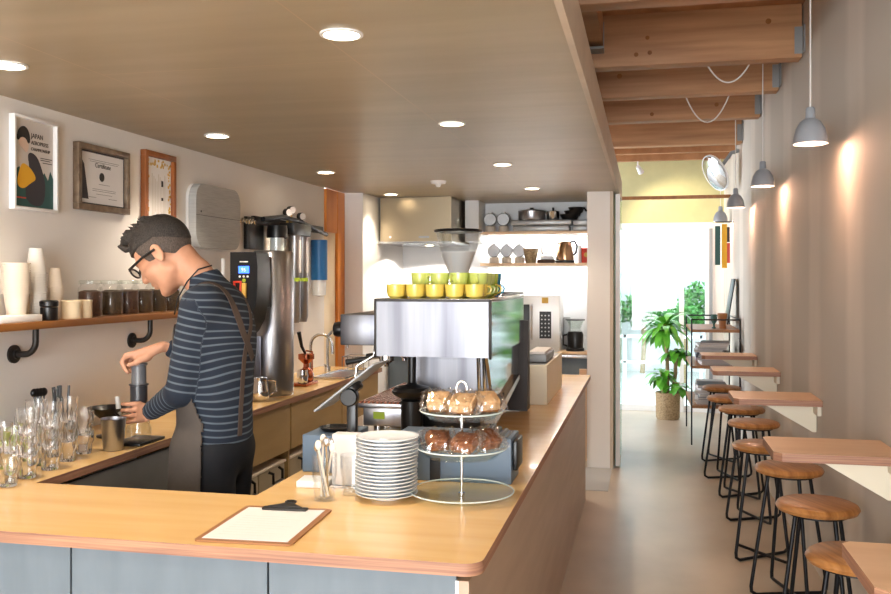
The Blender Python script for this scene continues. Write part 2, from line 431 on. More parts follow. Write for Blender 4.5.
# outside : paved yard, white garden wall, hedge
struct(MB().box(-6, 7, YB+.1, 20, -.14, -.02).build('ground', M['extg']))
struct(MB().mat(M['extw']).box(-3.5, 4.5, 15.3, 15.5, -.02, 3.6).mat(M['extl']).box(-3.5, 4.5, 15.27, 15.3, -.02, .95).build('wall_garden'))  # end wall raised high to shade the yard and dim the view
struct(MB().box(-3.7, -3.5, YB+.1, 15.5, -.02, 3.6).build('wall_shade_left', M['extw']))  # unseen side wall, added to shade the yard
struct(MB().box(4.5, 4.7, YB+.1, 15.5, -.02, 3.6).build('wall_shade_right', M['extw']))  # also unseen, added on this side for shade
# the street before the shop, behind the camera
struct(MB().box(-14, 12, -22, YF, -.16, -.04).build('ground_street', M['extg']))
tb_ = struct(MB().box(-14, 12, -1, 0, 0, 7).build('wall_street', M['extl'], None, (0, -13, -.04)))
for k in range(9): MB().box(-12.8+2.6*k, -11.4+2.6*k, 0, .04, 1.0, 2.9).build('window', M['pdark'], tb_)
def leafcloud(mb, c, r, n, size, seed, squash=(1, 1, 1)):
    rnd = random.Random(seed)
    for _ in range(n):
        d = Vector((rnd.gauss(0, 1), rnd.gauss(0, 1), rnd.gauss(0, 1))).normalized()*(rnd.random()**.4)*r
        p = Vector(c)+Vector((d.x*squash[0], d.y*squash[1], d.z*squash[2]))
        a = Vector((rnd.gauss(0, 1), rnd.gauss(0, 1), rnd.gauss(0, 1))).normalized(); b = a.orthogonal().normalized()
        s_ = size*rnd.uniform(.6, 1.3)
        mb.quad([p-a*s_, p+b*s_*.5, p+a*s_, p-b*s_*.5])
hedge_lab = ['broad pale green shrub beyond the garden door, left of the mullion', 'dense green shrub behind the right hand door pane', 'small shrub at the left edge of the garden door view', 'low shrub beyond the garden wall behind the potted palm']
for i, (x, y, z, r) in enumerate([(-.05, 14.9, 1.0, .38), (1.0, 14.4, 1.15, .48), (-.85, 14.4, 1.1, .42), (.55, 13.6, .95, .25)]):
    t = thing('shrub', hedge_lab[i], 'shrub', (x, y, 0), 0, 'shrubs outside the garden door')
    m_ = MB(); leafcloud(m_, (0, 0, z), r, 900, .05, 40+i, (1.1, .7, .75)); m_.build('foliage', M['leafo'], t, fixn=False)
    MB().tube([(0, 0, -.02), (.03, 0, .5), (0, 0, z)], .04, 8).build('stem', M['trunk'], t)
t = tag(MB().box(-.9, 1.4, 12.6, 12.64, .70, .74).box(-.9, 1.4, 12.6, 12.64, .35, .38).box(-.3, -.26, 12.6, 12.64, -.02, .74).box(.72, .76, 12.6, 12.64, -.02, .74).build('railing', M['white']), 'low white railing in the yard beyond the garden door', 'railing')

# ------------------------------------------------------------ downlights
def downlight(x, y, label, watts=DOWN_W):
    t = thing('downlight', label, 'ceiling light', (x, y, CZ), 0, 'recessed downlights in the lowered ceiling')
    MB().lathe([(.062, -.001), (.062, -.006), (.052, -.007), (.050, .0)], n=32).build('trim_ring', M['white'], t)
    MB().lathe([(0, -.003), (.051, -.003)], n=32).build('lens', M['led'], t)
    l = bpy.data.lights.new('downlight_lamp', 'SPOT'); l.energy = watts; l.color = WARM; l.spot_size = math.radians(115); l.spot_blend = .8; l.shadow_soft_size = .045
    o = bpy.data.objects.new('downlight_lamp', l); col.objects.link(o); o.location = (0, 0, -.012); o.parent = t
    return t
for k, (y, yr) in enumerate(((.99, .93), (2.53, 2.42), (3.99, 3.91), (5.50, 5.36), (7.03, 6.81))):
    where = ['behind the viewpoint', 'at the photo\'s left edge', 'above the poster frames and the barista', 'near the wooden doorway', 'in front of the steel hood'][k]
    downlight(-2.035, y, 'round recessed downlight in the left wall row, ' + where)
    where = ['behind the viewpoint', 'the largest at top centre', 'the one above the espresso machine', 'between the espresso machine and the kitchen shelves', 'closest to the kitchen shelves'][k]
    downlight(-.848, yr, 'round recessed downlight in the serving counter row, ' + where)
t = thing('smoke_detector', 'small white round smoke detector on the lowered ceiling before the hood', 'smoke detector', (-1.44, 6.18, CZ))
MB().lathe([(0, -.02), (.05, -.02), (.058, 0), (0, 0)], n=28).build('base', M['white'], t)
MB().lathe([(0, -.042), (.014, -.042), (.022, -.02), (0, -.02)], n=20).build('sensor', M['white'], t)

# ------------------------------------------------------------ counter
def rc(c, r, a0, a1, n=6): return [(c[0]+r*math.cos(math.radians(a0+(a1-a0)*i/n)), c[1]+r*math.sin(math.radians(a0+(a1-a0)*i/n))) for i in range(n+1)]
wt = thing('worktop', 'continuous U-shaped plywood worktop of the serving counter and wall bench', 'countertop', (-.77, 2.2, .82))
pts = [(LX+.003, 2.0)] + rc((-.367-.045, 2.0+.045), .045, -90, 0) + [(-.367, 6.165), (-1.147, 6.165), (-1.147, 2.5), (-1.907, 2.5), (-1.907, 6.35), (LX+.003, 6.35)]
pts = [(x+.77, y-2.2) for x, y in pts]
# sides: ply edge. The U is built as three joined convex-ish polygons sharing one mesh
MB().mat(M['ply']).prism(pts, 0, .03, 'XY', side=M['edge']).build('top', None, wt)
cb = thing('service_counter', 'blue grey panelled front and taupe plywood side under the counter', 'counter', (-.77, 2.03, 0))
mb = MB()
for x0, x1 in ((LX+.01, -1.987), (-1.98, -1.448), (-1.442, -.903), (-.897, -.43)):
    MB().box(x0+.77, x1+.77, 0, .02, .0, .819).build('front_panel', M['bluep'], cb)
MB().box(LX+.02+.77, -.44+.77, .02, .026, .0, .815).build('backing', M['blk'], cb)
MB().box(-.43+.77, -.40+.77, 0, 4.12, 0, .80).build('side_panel', M['taupe'], cb)
MB().box(-.432+.77, -.424+.77, -.002, .004, 0, .80).build('corner_trim', M['white'], cb)
MB().box(-1.13+.77, -1.11+.77, .45, 4.12, 0, .819).build('inner_panel', M['greyp'], cb)
MB().box(-1.93+.77, -1.12+.77, .43, .45, 0, .819).build('inner_panel', M['greyp'], cb)
# wall bench units
bb = thing('bench_cabinet', 'dark grey panelled base under the wall bench by the barista', 'cabinet', (-2.39, 2.51, 0))
MB().box(.44, .46, 0, 1.33, 0, .80).build('front_panel', M['greyp'], bb)
MB().box(.0, .44, 0, .02, 0, .80).build('side_panel', M['greyp'], bb)
for k, (y0, y1) in enumerate(((3.86, 4.66), (4.67, 5.52), (5.53, 6.33))):
    t = thing('bench_drawer_unit', ['tan plywood drawer unit under the bench behind the barista', 'tan plywood drawer unit under the water boiler and taps', 'tan plywood drawer unit under the sink'][k], 'cabinet', (-2.39, y0, 0))
    MB().box(.0, .44, 0, y1-y0, .56, .80).build('body', M['tan'], t)
    MB().box(.441, .458, .003, y1-y0-.003, .555, .815).build('drawer_front', M['tan'], t)
    MB().box(.0, .44, 0, .018, 0, .56).build('side', M['tan'], t)
    MB().box(.0, .44, 0.018, y1-y0, .28, .30).build('shelf', M['tan'], t)
    MB().box(.0, .012, 0.018, y1-y0, 0.0, .56).build('back', M['tan'], t)
def tub(x, y, z, label):
    t = thing('storage_box', label, 'storage box', (x, y, z), 0, 'clear storage boxes under the bench')
    MB().box(-.11, .11, -.17, .17, 0, .17, bev=.012).build('body', mat('milky plastic', '#a0947c', .4), t)
    MB().box(-.115, .115, -.175, .175, .171, .185, bev=.004).build('lid', M['papercup'], t)
    MB().tube([(.116, -.07, .16), (.14, -.06, .15), (.14, -.06, .10), (.14, .06, .10), (.14, .06, .15), (.116, .07, .16)], .008, 8).build('handle', M['blk'], t)
tub(-2.065, 4.12, .32, 'clear plastic storage box with black handle under the bench, nearest the barista')
tub(-2.065, 4.47, .32, 'clear plastic storage box with black handle under the bench, second from the barista')
tub(-2.065, 4.88, .32, 'clear plastic storage box with black handle under the bench below the boiler')

# ------------------------------------------------------------ right side : tables, stools, lamps
tabY = [(2.20, 'nearest the camera, cut by the right edge of the photo'), (3.61, 'second from the camera'), (5.06, 'third from the camera'), (6.47, 'fourth from the camera'), (7.70, 'farthest from the camera, before the magazine rack')]
for k, (y1, w_) in enumerate(tabY):
    t = thing('wall_table', 'small plywood wall table, ' + w_, 'table', (RX-.003, y1-.345, .87), 0, 'plywood bar tables along the right wall')
    MB().mat(M['table']).prism([(-.42, .03), (-.395, 0), (0, 0), (0, .345), (-.40, .345), (-.42, .325)], 0, .03, 'XY', side=M['edge']).build('tabletop', None, t)
    MB().prism([(-.28, 0), (-.002, 0), (-.002, -.15), (-.02, -.15)], .155, .18, 'XZ').build('bracket', M['cream'], t)
    MB().box(-.02, -.001, .03, .31, -.05, -.001).build('wall_cleat', M['cream'], t)
def stool():
    t = thing('bar_stool', 'x', 'stool', (0, 0, 0), 0, 'backless bar stools along the right wall')
    MB().lathe([(0, .582), (.13, .582), (.150, .588), (.157, .601), (.150, .614), (.140, .619), (0, .62)], n=40).build('seat', M['seat'], t)
    for s_ in (0, 1):
        pts = []
        for (r, z) in ((-.10, .585), (-.185, .05), (-.183, .025), (-.160, .010), (0, .010), (.160, .010), (.183, .025), (.185, .05), (.10, .585)):
            pts.append((r, 0, z+(.012 if s_ and abs(r) < .17 and z < .02 else 0)))
        R = Matrix.Rotation(PI/2*s_, 3, 'Z')
        MB().tube([R @ Vector(p) for p in pts], .0085, 10).build('leg_frame', M['blkm'], t)
    MB().lathe([(.085, .572), (.115, .572), (.115, .582), (.085, .582)], n=24).build('mounting_ring', M['blkm'], t)
    return t
s0 = stool()
st = [(.665, 3.09, 20, 'nearest the camera, half hidden by the closest table'), (.665, 3.77, 28, 'second from the camera, its whole seat showing'), (.665, 4.49, 17, 'third from the camera, below the second table'), (.615, 5.07, 38, 'fourth from the camera, partly behind the second table'), (.66, 5.86, 25, 'fifth from the camera'), (.65, 6.48, 33, 'sixth from the camera'), (.61, 7.05, 20, 'seventh from the camera, mostly hidden behind the third table'), (.615, 7.72, 30, 'farthest from the camera, beside the magazine rack')]
for k, (x, y, a, w_) in enumerate(st):
    lab = 'round wooden bar stool, ' + w_
    a = math.radians(a)
    if k == 0: s0.location = (x, y, 0); s0.rotation_euler.z = a; s0['label'] = lab
    else: dup(s0, (x, y, 0), a, lab)
def pendant(x, y, label):
    t = thing('pendant_lamp', label, 'pendant lamp', (x, y, 2.1), 0, 'small grey pendant lamps along the right wall')
    MB().lathe([(r_*.87, z_) for r_, z_ in [(.083, 0), (.083, .006), (.080, .035), (.070, .068), (.050, .098), (.028, .112), (.022, .114), (.0215, .113), (.046, .094), (.066, .066), (.077, .034), (.080, .004), (.083, 0)]], n=36).build('lamp_shade', M['lampg'], t)
    MB().lathe([(0, .108), (.022, .11), (.020, .155), (.015, .162), (0, .163)], n=20).build('socket_cap', M['lampg'], t)
    MB().tube([(0, 0, .16), (0, 0, UZ-2.1-.002)], .0035, 8).build('cord', M['cord'], t)
    MB().ball((0, 0, .05), .030, (1, 1, 1.1)).build('bulb', M['bulb'], t)
    l = bpy.data.lights.new('pendant_glow', 'POINT'); l.energy = 5; l.color = (1, .55, .36); l.shadow_soft_size = .03
    o = bpy.data.objects.new('pendant_glow', l); col.objects.link(o); o.location = (0, 0, .012); o.parent = t
for x, y, w_ in ((.71, 4.19, 'largest and nearest, high above the second bar table'), (.735, 6.03, 'second nearest, hanging under the hanger of the second beam'), (.73, 7.75, 'third, close below the round convex mirror'), (.755, 9.6, 'farthest, beside the coloured hanging cards')):
    pendant(x, y, 'small grey pendant lamp, ' + w_)
def swag(x0, x1, y, zd, zl, label):
    p = [(x0+(x1-x0)*i/14, y-.012, zd-(zd-zl)*(1-((i/7)-1)**2)) for i in range(15)]
    tag(MB().tube([(v[0]-x0, v[1]-y, v[2]-zd) for v in p], .0045, 8).build('loose_cable', M['cord'], None, (x0, y, zd)), label, 'cable')
swag(.355, .585, 5.41, 2.745, 2.645, 'white cable sagging in a loop below the nearest big beam')
swag(.27, .55, 6.30, 2.745, 2.57, 'white cable sagging in a loop below the second big beam')

# convex mirror
t = thing('convex_mirror', 'round convex safety mirror on a grey bracket high on the right wall', 'mirror', (.63, 8.7, 2.50))
ax = Vector((-.82, -.40, -.45)).normalized()
MB().lathe([(0, .045), (.06, .041), (.12, .026), (.17, 0)], (0, 0, 0), 36, ax).build('mirror_face', M['mirror'], t)
MB().lathe([(.17, -.006), (.182, 0), (.182, -.02), (.16, -.03), (0, -.035)], (0, 0, 0), 36, ax).build('rim', M['white'], t)
MB().tube([tuple(-ax*.02), (.09, .08, .10), (.16, .10, .20), (.228, .10, .22)], .018, 10).build('bracket', M['lampg'], t)
tag(MB().box(-.9, 1.09, -.02, .02, 0, .035).build('cross_rail', M['shelfw'], None, (-.235, 9.6, 2.345)), 'thin wooden rail across the lane above the garden door', 'rail')
t = thing('spotlight', 'small white spotlight under the farthest beams, shining on the olive wall', 'spotlight', (-.08, 9.62, 2.74))
MB().tube([(0, 0, .01), (0, 0, -.05)], .008, 8).build('stem', M['white'], t)
ax = Vector((.35, .55, -.55)).normalized()
MB().lathe([(0, -.05), (.02, -.05), (.033, .04), (.030, .04), (0, .02)], (.02, .02, -.075), 20, ax).build('head', M['white'], t)
MB().lathe([(0, .031), (.029, .031)], (.02, .02, -.075), 20, ax).build('lens', M['bulb'], t)
l = bpy.data.lights.new('spot_beam', 'SPOT'); l.energy = 22; l.color = (1, .82, .55); l.spot_size = math.radians(95); l.spot_blend = .7
o = bpy.data.objects.new('spot_beam', l); col.objects.link(o); o.parent = t; o.location = (.04, .05, -.10); o.rotation_euler = Vector((0, 0, -1)).rotation_difference(ax).to_euler()
# hanging cards + leaning black board
t = thing('hanging_card_strip', 'strip of small colourful cards hanging by the far end of the right wall', 'hanging decoration', (.80, 9.3, 1.62))
MB().tube([(.055, 0, .46), (-.12, 0, .46)], .006, 8).build('hook_rail', M['blk'], t)
for k, (dx, z0, z1, mm) in enumerate([(-.12, .03, .42, M['pgreen']), (-.055, .0, .44, M['pyel']), (-.025, .05, .25, M['red']), (-.025, .26, .41, M['pdark'])]):
    MB().box(dx, dx+.05, -.004+.01*k, .004+.01*k, z0, z1).build('card', mm, t)
tag(MB().box(-.006, .006, -.17, .17, 0, .44, bev=.002, rot=(0, math.radians(9), 0), piv=(0, 0, 0)).build('leaning_board', M['blk'], None, (.755, 8.95, 1.078)), 'black framed board leaning on the right wall atop the magazine rack', 'board')

# magazine rack
t = thing('magazine_rack', 'black wire magazine rack with three wooden shelves by the garden door', 'shelf rack', (.41, 8.4, 0))
W_, D_ = .42, 1.05
for x in (0, W_):
    for y in (0, D_):
        MB().tube([(x, y, 0), (x, y, 1.14)], .007, 8).build('post', M['blkm'], t)
for y in (0, D_): MB().tube([(0, y, 1.14), (W_, y, 1.14)], .007, 8).build('top_bar', M['blkm'], t)
for x in (0, W_): MB().tube([(x, 0, 1.14), (x, D_, 1.14)], .007, 8).build('top_bar', M['blkm'], t)
for z in (.36, .72, 1.05): MB().box(-.004, W_+.004, -.004, D_+.004, z-.025, z).build('shelf', M['shelfw'], t)
rnd = random.Random(3)
mcol = [mat('magazine cover pale', '#c9c6c6', .45), mat('magazine cover grey', '#8f9299', .45), mat('magazine cover lilac', '#b3a6ad', .45), mat('magazine cover dark', '#4c5058', .45), M['magw']]
mcn = ['pale', 'grey', 'lilac', 'dark', 'beige']
for si, (z, nn, zn) in enumerate(((.36, 7, 'bottom'), (.72, 9, 'middle'))):
    zz = z
    for k in range(nn):
        h_ = rnd.uniform(.018, .03); ci = rnd.randrange(5)
        o = MB().mat(mcol[ci]).box(-.13, .13, -.17, .17, h_-.003, h_).box(-.13, .13, -.17, .17, 0, .003).mat(M['magw']).box(-.128, .128, -.168, .168, .003, h_-.003)
        o = o.build('magazine', None, None, (.41+.19+rnd.uniform(-.02, .03), 8.62+rnd.uniform(-.03, .03), zz), rnd.uniform(-.15, .15))
        tag(o, f'{mcn[ci]} magazine lying {ORD[k]} from below in the pile on the {zn} shelf of the rack', 'magazine', 'magazines piled on the rack')
        zz += h_+.0005
    zz = z
    for k in range(5):
        h_ = rnd.uniform(.02, .035); ci = rnd.randrange(5)
        o = MB().mat(mcol[ci]).box(-.13, .13, -.17, .17, 0, h_).build('magazine', None, None, (.41+.2, 9.1, zz), rnd.uniform(-.1, .1))
        tag(o, f'{mcn[ci]} magazine, {ORD[k]} from below in the rear pile on the {zn} shelf of the rack', 'magazine', 'magazines piled on the rack')
        zz += h_+.0005
t = thing('goblet', 'dark green drinking glass on top of the magazine rack', 'glass', (.62, 8.62, 1.05))
MB().lathe([(0, 0), (.02, 0), (.021, .006), (.008, .02), (.010, .04), (.026, .07), (.030, .10), (.026, .13), (.023, .13), (.0, .05)], n=20).build('bowl', M['pgreen'], t)
tag(MB().lathe([(0, 0), (.035, 0), (.032, .05), (.045, .11), (.045, .14), (.038, .14), (.028, .06), (0, .01)], n=20).build('carafe', M['shelfw'], None, (.70, 8.68, 1.05)), 'amber brown carafe on top of the magazine rack beside the green glass', 'carafe')

# potted palm
t = thing('potted_palm', 'tall leafy green palm in a woven basket pot before the garden door', 'potted plant', (.235, 9.93, 0))
MB().lathe([(0, 0), (.115, 0), (.125, .02), (.130, .27), (.135, .285), (.125, .29), (.118, .28), (.118, .24), (0, .24)], n=36).build('basket_pot', M['basket'], t)
MB().lathe([(0, .25), (.117, .25), (.117, .235)], n=24).build('soil', M['brown'], t)
rnd = random.Random(11)
def palm(t, base_, top, nleaf, L, up):
    st_ = MB().tube([base_, tuple((Vector(base_)+Vector(top))/2+Vector((.01, 0, 0))), top], .022, 10); st_.build('trunk', M['trunk'], t)
    m_ = MB()
    for k in range(nleaf):
        a = 2*PI*k/nleaf*1.0+rnd.uniform(-.25, .25)+(k % 3)*.4; el = rnd.uniform(-.05, 1.0)*up; LL = L*rnd.uniform(.7, 1.1); wd = rnd.uniform(.030, .044)
        p0 = Vector(top)-Vector((0, 0, rnd.uniform(0, .10))); d = Vector((math.cos(a)*math.cos(el), math.sin(a)*math.cos(el), math.sin(el)))
        side = d.cross(Vector((0, 0, 1))).normalized(); prev = None; n = 8; v = d.copy(); p = p0.copy()
        for i in range(n+1):
            u = i/n; ww = wd*math.sin(PI*min(1, .06+u*.94))**.7 if u < 1 else 0.001
            mid = m_.bm.verts.new(p-Vector((0, 0, .25*ww))); l_ = m_.bm.verts.new(p+side*ww); r_ = m_.bm.verts.new(p-side*ww)
            if prev:
                m_._fin([m_.bm.faces.new((prev[1], prev[0], mid, l_)), m_.bm.faces.new((prev[0], prev[2], r_, mid))], True)
            prev = (mid, l_, r_); v = (v+Vector((0, 0, -.24))).normalized(); p = p+v*LL/n
    m_.build('leaves', M['leaf'], t, fixn=False)
palm(t, (.0, 0, .22), (-.03, 0, 1.02), 44, .36, 1.25)
palm(t, (.05, .03, .22), (.09, .02, .76), 24, .24, 1.0)
palm(t, (-.05, -.03, .22), (-.06, -.03, .50), 26, .22, 1.1)
palm(t, (.06, -.04, .22), (.10, -.04, .40), 18, .20, 1.0)

# ------------------------------------------------------------ left wall : frames, panel
def rectframe(mb, w_, h_, b, d):   # frame lying in YZ, facing +X, origin at lower near corner
    mb.box(0, d, 0, w_, 0, b, bev=.002).box(0, d, 0, w_, h_-b, h_, bev=.002).box(0, d, 0, b, b, h_-b, bev=.002).box(0, d, w_-b, w_, b, h_-b, bev=.002); return mb
RTX = (PI/2, 0, PI/2)
t = thing('poster', 'white framed poster of a dark haired figure in dark and yellow clothes', 'picture', (LX+.002, 2.985, 1.775)); t.scale = (1, .93, 1)
rectframe(MB(), .283, .37, .012, .028).build('frame', M['white'], t)
MB().box(.002, .010, .012, .271, .012, .358).build('print', M['pgrey'], t)
def chaikin(p, k=2):
    for _ in range(k): p = [q for a, b in zip(p, p[1:]+p[:1]) for q in ((a[0]*.75+b[0]*.25, a[1]*.75+b[1]*.25), (a[0]*.25+b[0]*.75, a[1]*.25+b[1]*.75))]
    return p
def flat(name, pts, m, x=.0105):
    if name != 'figure_foliage': pts = chaikin(pts)
    MB().prism(pts, x, x+.0006, 'YZ').build(name, m, t)
flat('figure_foliage', [(.014, .016), (.27, .016), (.27, .14), (.25, .17), (.235, .13), (.21, .16), (.18, .12), (.13, .16), (.08, .13), (.05, .17), (.014, .15)], M['pgreen'])
flat('figure_coat', [(.09, .03), (.20, .016), (.22, .10), (.20, .16), (.165, .22), (.12, .235), (.10, .22), (.115, .17), (.09, .12)], M['pdark'], .0112)
flat('figure_cloth', [(.03, .10), (.07, .08), (.12, .11), (.16, .13), (.12, .17), (.07, .19), (.05, .16)], M['pyel'], .0119)
flat('figure_face', [(.045, .255), (.075, .24), (.095, .225), (.11, .25), (.105, .285), (.07, .30), (.045, .285)], M['pskin'], .0112)
flat('figure_hair', [(.03, .285), (.045, .32), (.08, .335), (.11, .315), (.118, .275), (.105, .262), (.09, .285), (.06, .288), (.045, .27), (.033, .275)], M['ink'], .0119)
for s_, y_, z_, sz in (('JAPAN', .125, .292, .027), ('AEROPRESS', .125, .266, .022), ('CHAMPIONSHIP', .124, .242, .0175)):
    text_mesh('lettering', s_, sz, M['ink'], t, (.0105, y_, z_), RTX)
MB().box(.0105, .0112, .185, .262, .216, .219).box(.0105, .0112, .185, .25, .208, .211).box(.0105, .0112, .20, .262, .198, .201).build('small_print', M['ink'], t)
MB().box(.0122, .0128, .02, .09, .046, .051).build('red_line', M['red'], t)

t = thing('certificate', 'certificate with dark seal in a wide worn bronze frame', 'picture', (LX+.002, 3.380, 1.806)); t.scale = (1, .93, 1)
rectframe(MB(), .42, .29, .026, .03).build('frame', M['bronze'], t)
MB().box(.002, .012, .026, .394, .026, .264).build('mount', M['pdark'], t)
MB().box(.012, .0125, .034, .386, .034, .256).build('print', M['paper'], t)
MB().prism([(.05, .05), (.10, .05), (.066, .20), (.05, .22)], .0126, .0131, 'YZ').build('dark_ribbon', M['pdark'], t)
MB().cyl((.0126, .205, .155), .020, .001, 24, ax=(1, 0, 0)).build('seal', M['ink'], t)
text_mesh('lettering', 'Certificate', .030, M['ink'], t, (.0128, .215, .195), RTX, align='CENTER')
m_ = MB()
for k, (a, b) in enumerate([(.09, .34), (.10, .33), (.17, .26), (.12, .31), (.12, .31), (.15, .28)]): m_.box(.0126, .0130, a+.01, b+.01, .226-k*.0 - (0, .008, .105, .128, .136, .15)[k], .2275-(0, .008, .105, .128, .136, .15)[k])
m_.box(.0126, .013, .10, .16, .060, .0615).box(.0126, .013, .26, .33, .060, .0615); m_.build('small_print', M['ink'], t)

t = thing('certificate', 'award with golden leaf border in a brown wooden frame behind the barista', 'picture', (LX+.002, 3.905, 1.70)); t.scale = (1, .92, 1)
rectframe(MB(), .315, .437, .028, .03).build('frame', M['brownf'], t)
MB().box(.002, .012, .028, .287, .028, .41).build('print', M['paper'], t)
m_ = MB().mat(M['gold'])
rnd = random.Random(5)
for k in range(90):
    e = rnd.randrange(3); u = rnd.random()
    y_, z_ = ((.045+rnd.uniform(-.012, .014), .04+u*.36) if e == 0 else (.27+rnd.uniform(-.014, .012), .04+u*.36) if e == 1 else (.04+u*.235, .385+rnd.uniform(-.02, .014)))
    m_.cyl((.0121, y_, z_), rnd.uniform(.004, .009), .0008, 7, ax=(1, 0, 0))
m_.build('leaf_border', None, t)
m_ = MB()
for k in range(9): m_.box(.0121, .0128, .09+.016*k, .098+.016*k, .12+.01*(k % 3), .33-.012*(k % 4))
m_.build('script_columns', M['pgrey'], t)
MB().box(.0122, .013, .185, .205, .27, .30).box(.0122, .013, .185, .205, .20, .215).build('stamp', M['ink'], t)

t = thing('wall_panel_speaker', 'grey fabric covered panel with rounded corners on the left wall', 'wall panel', (LX+.002, 4.345, 1.675)); t.scale = (1, .90, .98)
def rr(w_, h_, r, n=8):
    return rc((w_-r, r), r, -90, 0, n)+rc((w_-r, h_-r), r, 0, 90, n)+rc((r, h_-r), r, 90, 180, n)+rc((r, r), r, 180, 270, n)
MB().prism(rr(.59, .355, .09), .014, .060, 'YZ').build('fabric_front', M['fabricg'], t)
MB().prism([(a*1.012-.004, b*1.02-.004) for a, b in rr(.59, .355, .095)], 0, .016, 'YZ').build('back_shell', M['white'], t)
MB().box(.0602, .0612, .0, .59, .178, .180).build('seam', M['iron'], t)
MB().cyl((.060, .06, .20), .006, .002, 12, ax=(1, 0, 0)).build('button', M['iron'], t)

# ------------------------------------------------------------ wall shelf with its load
SX, SZ = -2.21, 1.345
t = thing('wall_shelf', 'brown wooden shelf on two curved iron pipe brackets on the left wall', 'shelf', (LX+.003, 1.9, SZ-.028))
MB().box(0, .20, 0, 2.36, 0, .028, bev=.003).build('board', M['shelfw'], t)
for y in (1.11, 1.925):
    b = MB().tube([(.004, y, -.105), (.05, y, -.105)]+arc((.05, -.055), .05, -90, 0, 6, 'XZ', y)[1:]+[(.10, y, -.001)], .012, 12).build('pipe_bracket', M['iron'], t)
    MB().lathe([(0, 0), (.036, 0), (.036, .008), (.018, .012), (.018, .02), (0, .02)], (.0, y, -.105), 20, (1, 0, 0)).build('flange', M['iron'], b)
def jar(loc, label, fill, h=.155, r=.050):
    t = thing('storage_jar', label, 'jar', loc, 0, 'glass jars on the wall shelf')
    MB().lathe([(0, 0), (r-.004, 0), (r, .006), (r, h-.035), (r-.010, h-.022), (r-.010, h-.012)], n=28).build('jar_glass', M['glass'], t)
    MB().lathe([(0, .004), (r-.006, .004), (r-.004, .010), (r-.004, h-.05), (r*.5, h-.043), (0, h-.045)], n=28).build('contents', fill, t)
    MB().lathe([(0, h), (r-.008, h), (r-.004, h-.004), (r-.004, h-.018), (r-.012, h-.018)], n=28).build('lid', M['glassd'], t)
jy = [3.345, 3.50, 3.625, 3.745, 3.865, 3.99]
jd = ['leftmost of the six', 'second from the left', 'third from the left', 'fourth from the left', 'fifth from the left', 'last one, beside the barista\'s chin']
for k, y in enumerate(jy): jar((-2.29, y, SZ), 'glass jar of '+('dark coffee beans' if k in (0, 2) else 'brown tea leaves')+' on the wall shelf, '+jd[k], M['brown'] if k in (0, 2) else M['tea'])
def cup_stack(name, x, y, z, r0, r1, ch, step, n, m, label, group, flip=True, cat='cup'):
    """nested cups: every cup an object of its own"""
    prof = [(r1, ch), (r0, 0), (0, 0), (0, .002), (r0-.002, .002), (r1-.002, ch), (r1+.0055, ch+.002), (r1+.0055, ch-.002), (r1, ch)] if not flip else [(r0, ch), (0, ch), (0, ch-.002), (r0-.002, ch-.002), (r1-.002, 0), (r1+.0055, -.0), (r1+.0055, .0045), (r1, .005), (r0, ch)]
    src = MB().lathe(prof, n=24).build(name, m, None, (x, y, z))
    tag(src, label.format('bottom one'), cat, group)
    for k in range(1, n):
        c = src.copy(); col.objects.link(c); c.location = (x+.0008*math.sin(k*2), y, z+step*k); c['label'] = label.format(('topmost' if k == n-1 else ORD[k]+' from the bottom'))
cup_stack('paper_cup', -2.30, 2.905, SZ+.001, .030, .045, .105, .0085, 14, M['papercup'], 'paper cup in the widest stack on the shelf, {}', 'paper cups in the wide stack', False)
cup_stack('plastic_cup', -2.315, 3.035, SZ, .026, .037, .10, .0105, 18, mat('milky cup plastic', '#e9e5df', .35, alpha=.6), 'clear plastic cup in the tallest stack on the wall shelf, {}', 'plastic cups in the tallest stack')
cup_stack('slim_cup', -2.33, 3.17, SZ, .020, .028, .08, .0095, 14, M['papercup'], 'slim pale cup in the narrow stack left of the jars, {}', 'slim cups in the narrow stack')
cup_stack('paper_cup', -2.345, 2.975, SZ, .026, .037, .09, .010, 13, M['creamp'], 'cream cup in the stack behind the black canister, {}', 'cream paper cups on the shelf')
for k, (y, x) in enumerate(((3.155, -2.245), (3.235, -2.25))):
    t = tag(MB().lathe([(0, 0), (.036, 0), (.038, .004), (.038, .066), (.040, .07), (.036, .074), (0, .074)], n=28).build('cream_tub', M['creamp'], None, (x, y, SZ)), ['short cream round tub on the shelf, beside the slim cups', 'short cream round tub on the shelf, beside the leftmost jar'][k], 'tub', 'cream tubs on the shelf')
t = thing('black_canister', 'small black lidded canister at the front edge of the wall shelf', 'canister', (-2.235, 3.005, SZ))
MB().lathe([(0, 0), (.030, 0), (.032, .004), (.032, .05), (0, .05)], n=28).build('body', M['blk'], t)
MB().lathe([(0, .052), (.030, .052), (.034, .056), (.035, .072), (.030, .077), (0, .078)], n=28).build('lid', M['blk'], t)
tag(MB().box(-.04, .04, -.11, .11, 0, .026, bev=.002).build('white_box', M['white'], None, (-2.255, 2.83, SZ)), 'flat white box at the left end of the wall shelf', 'box')

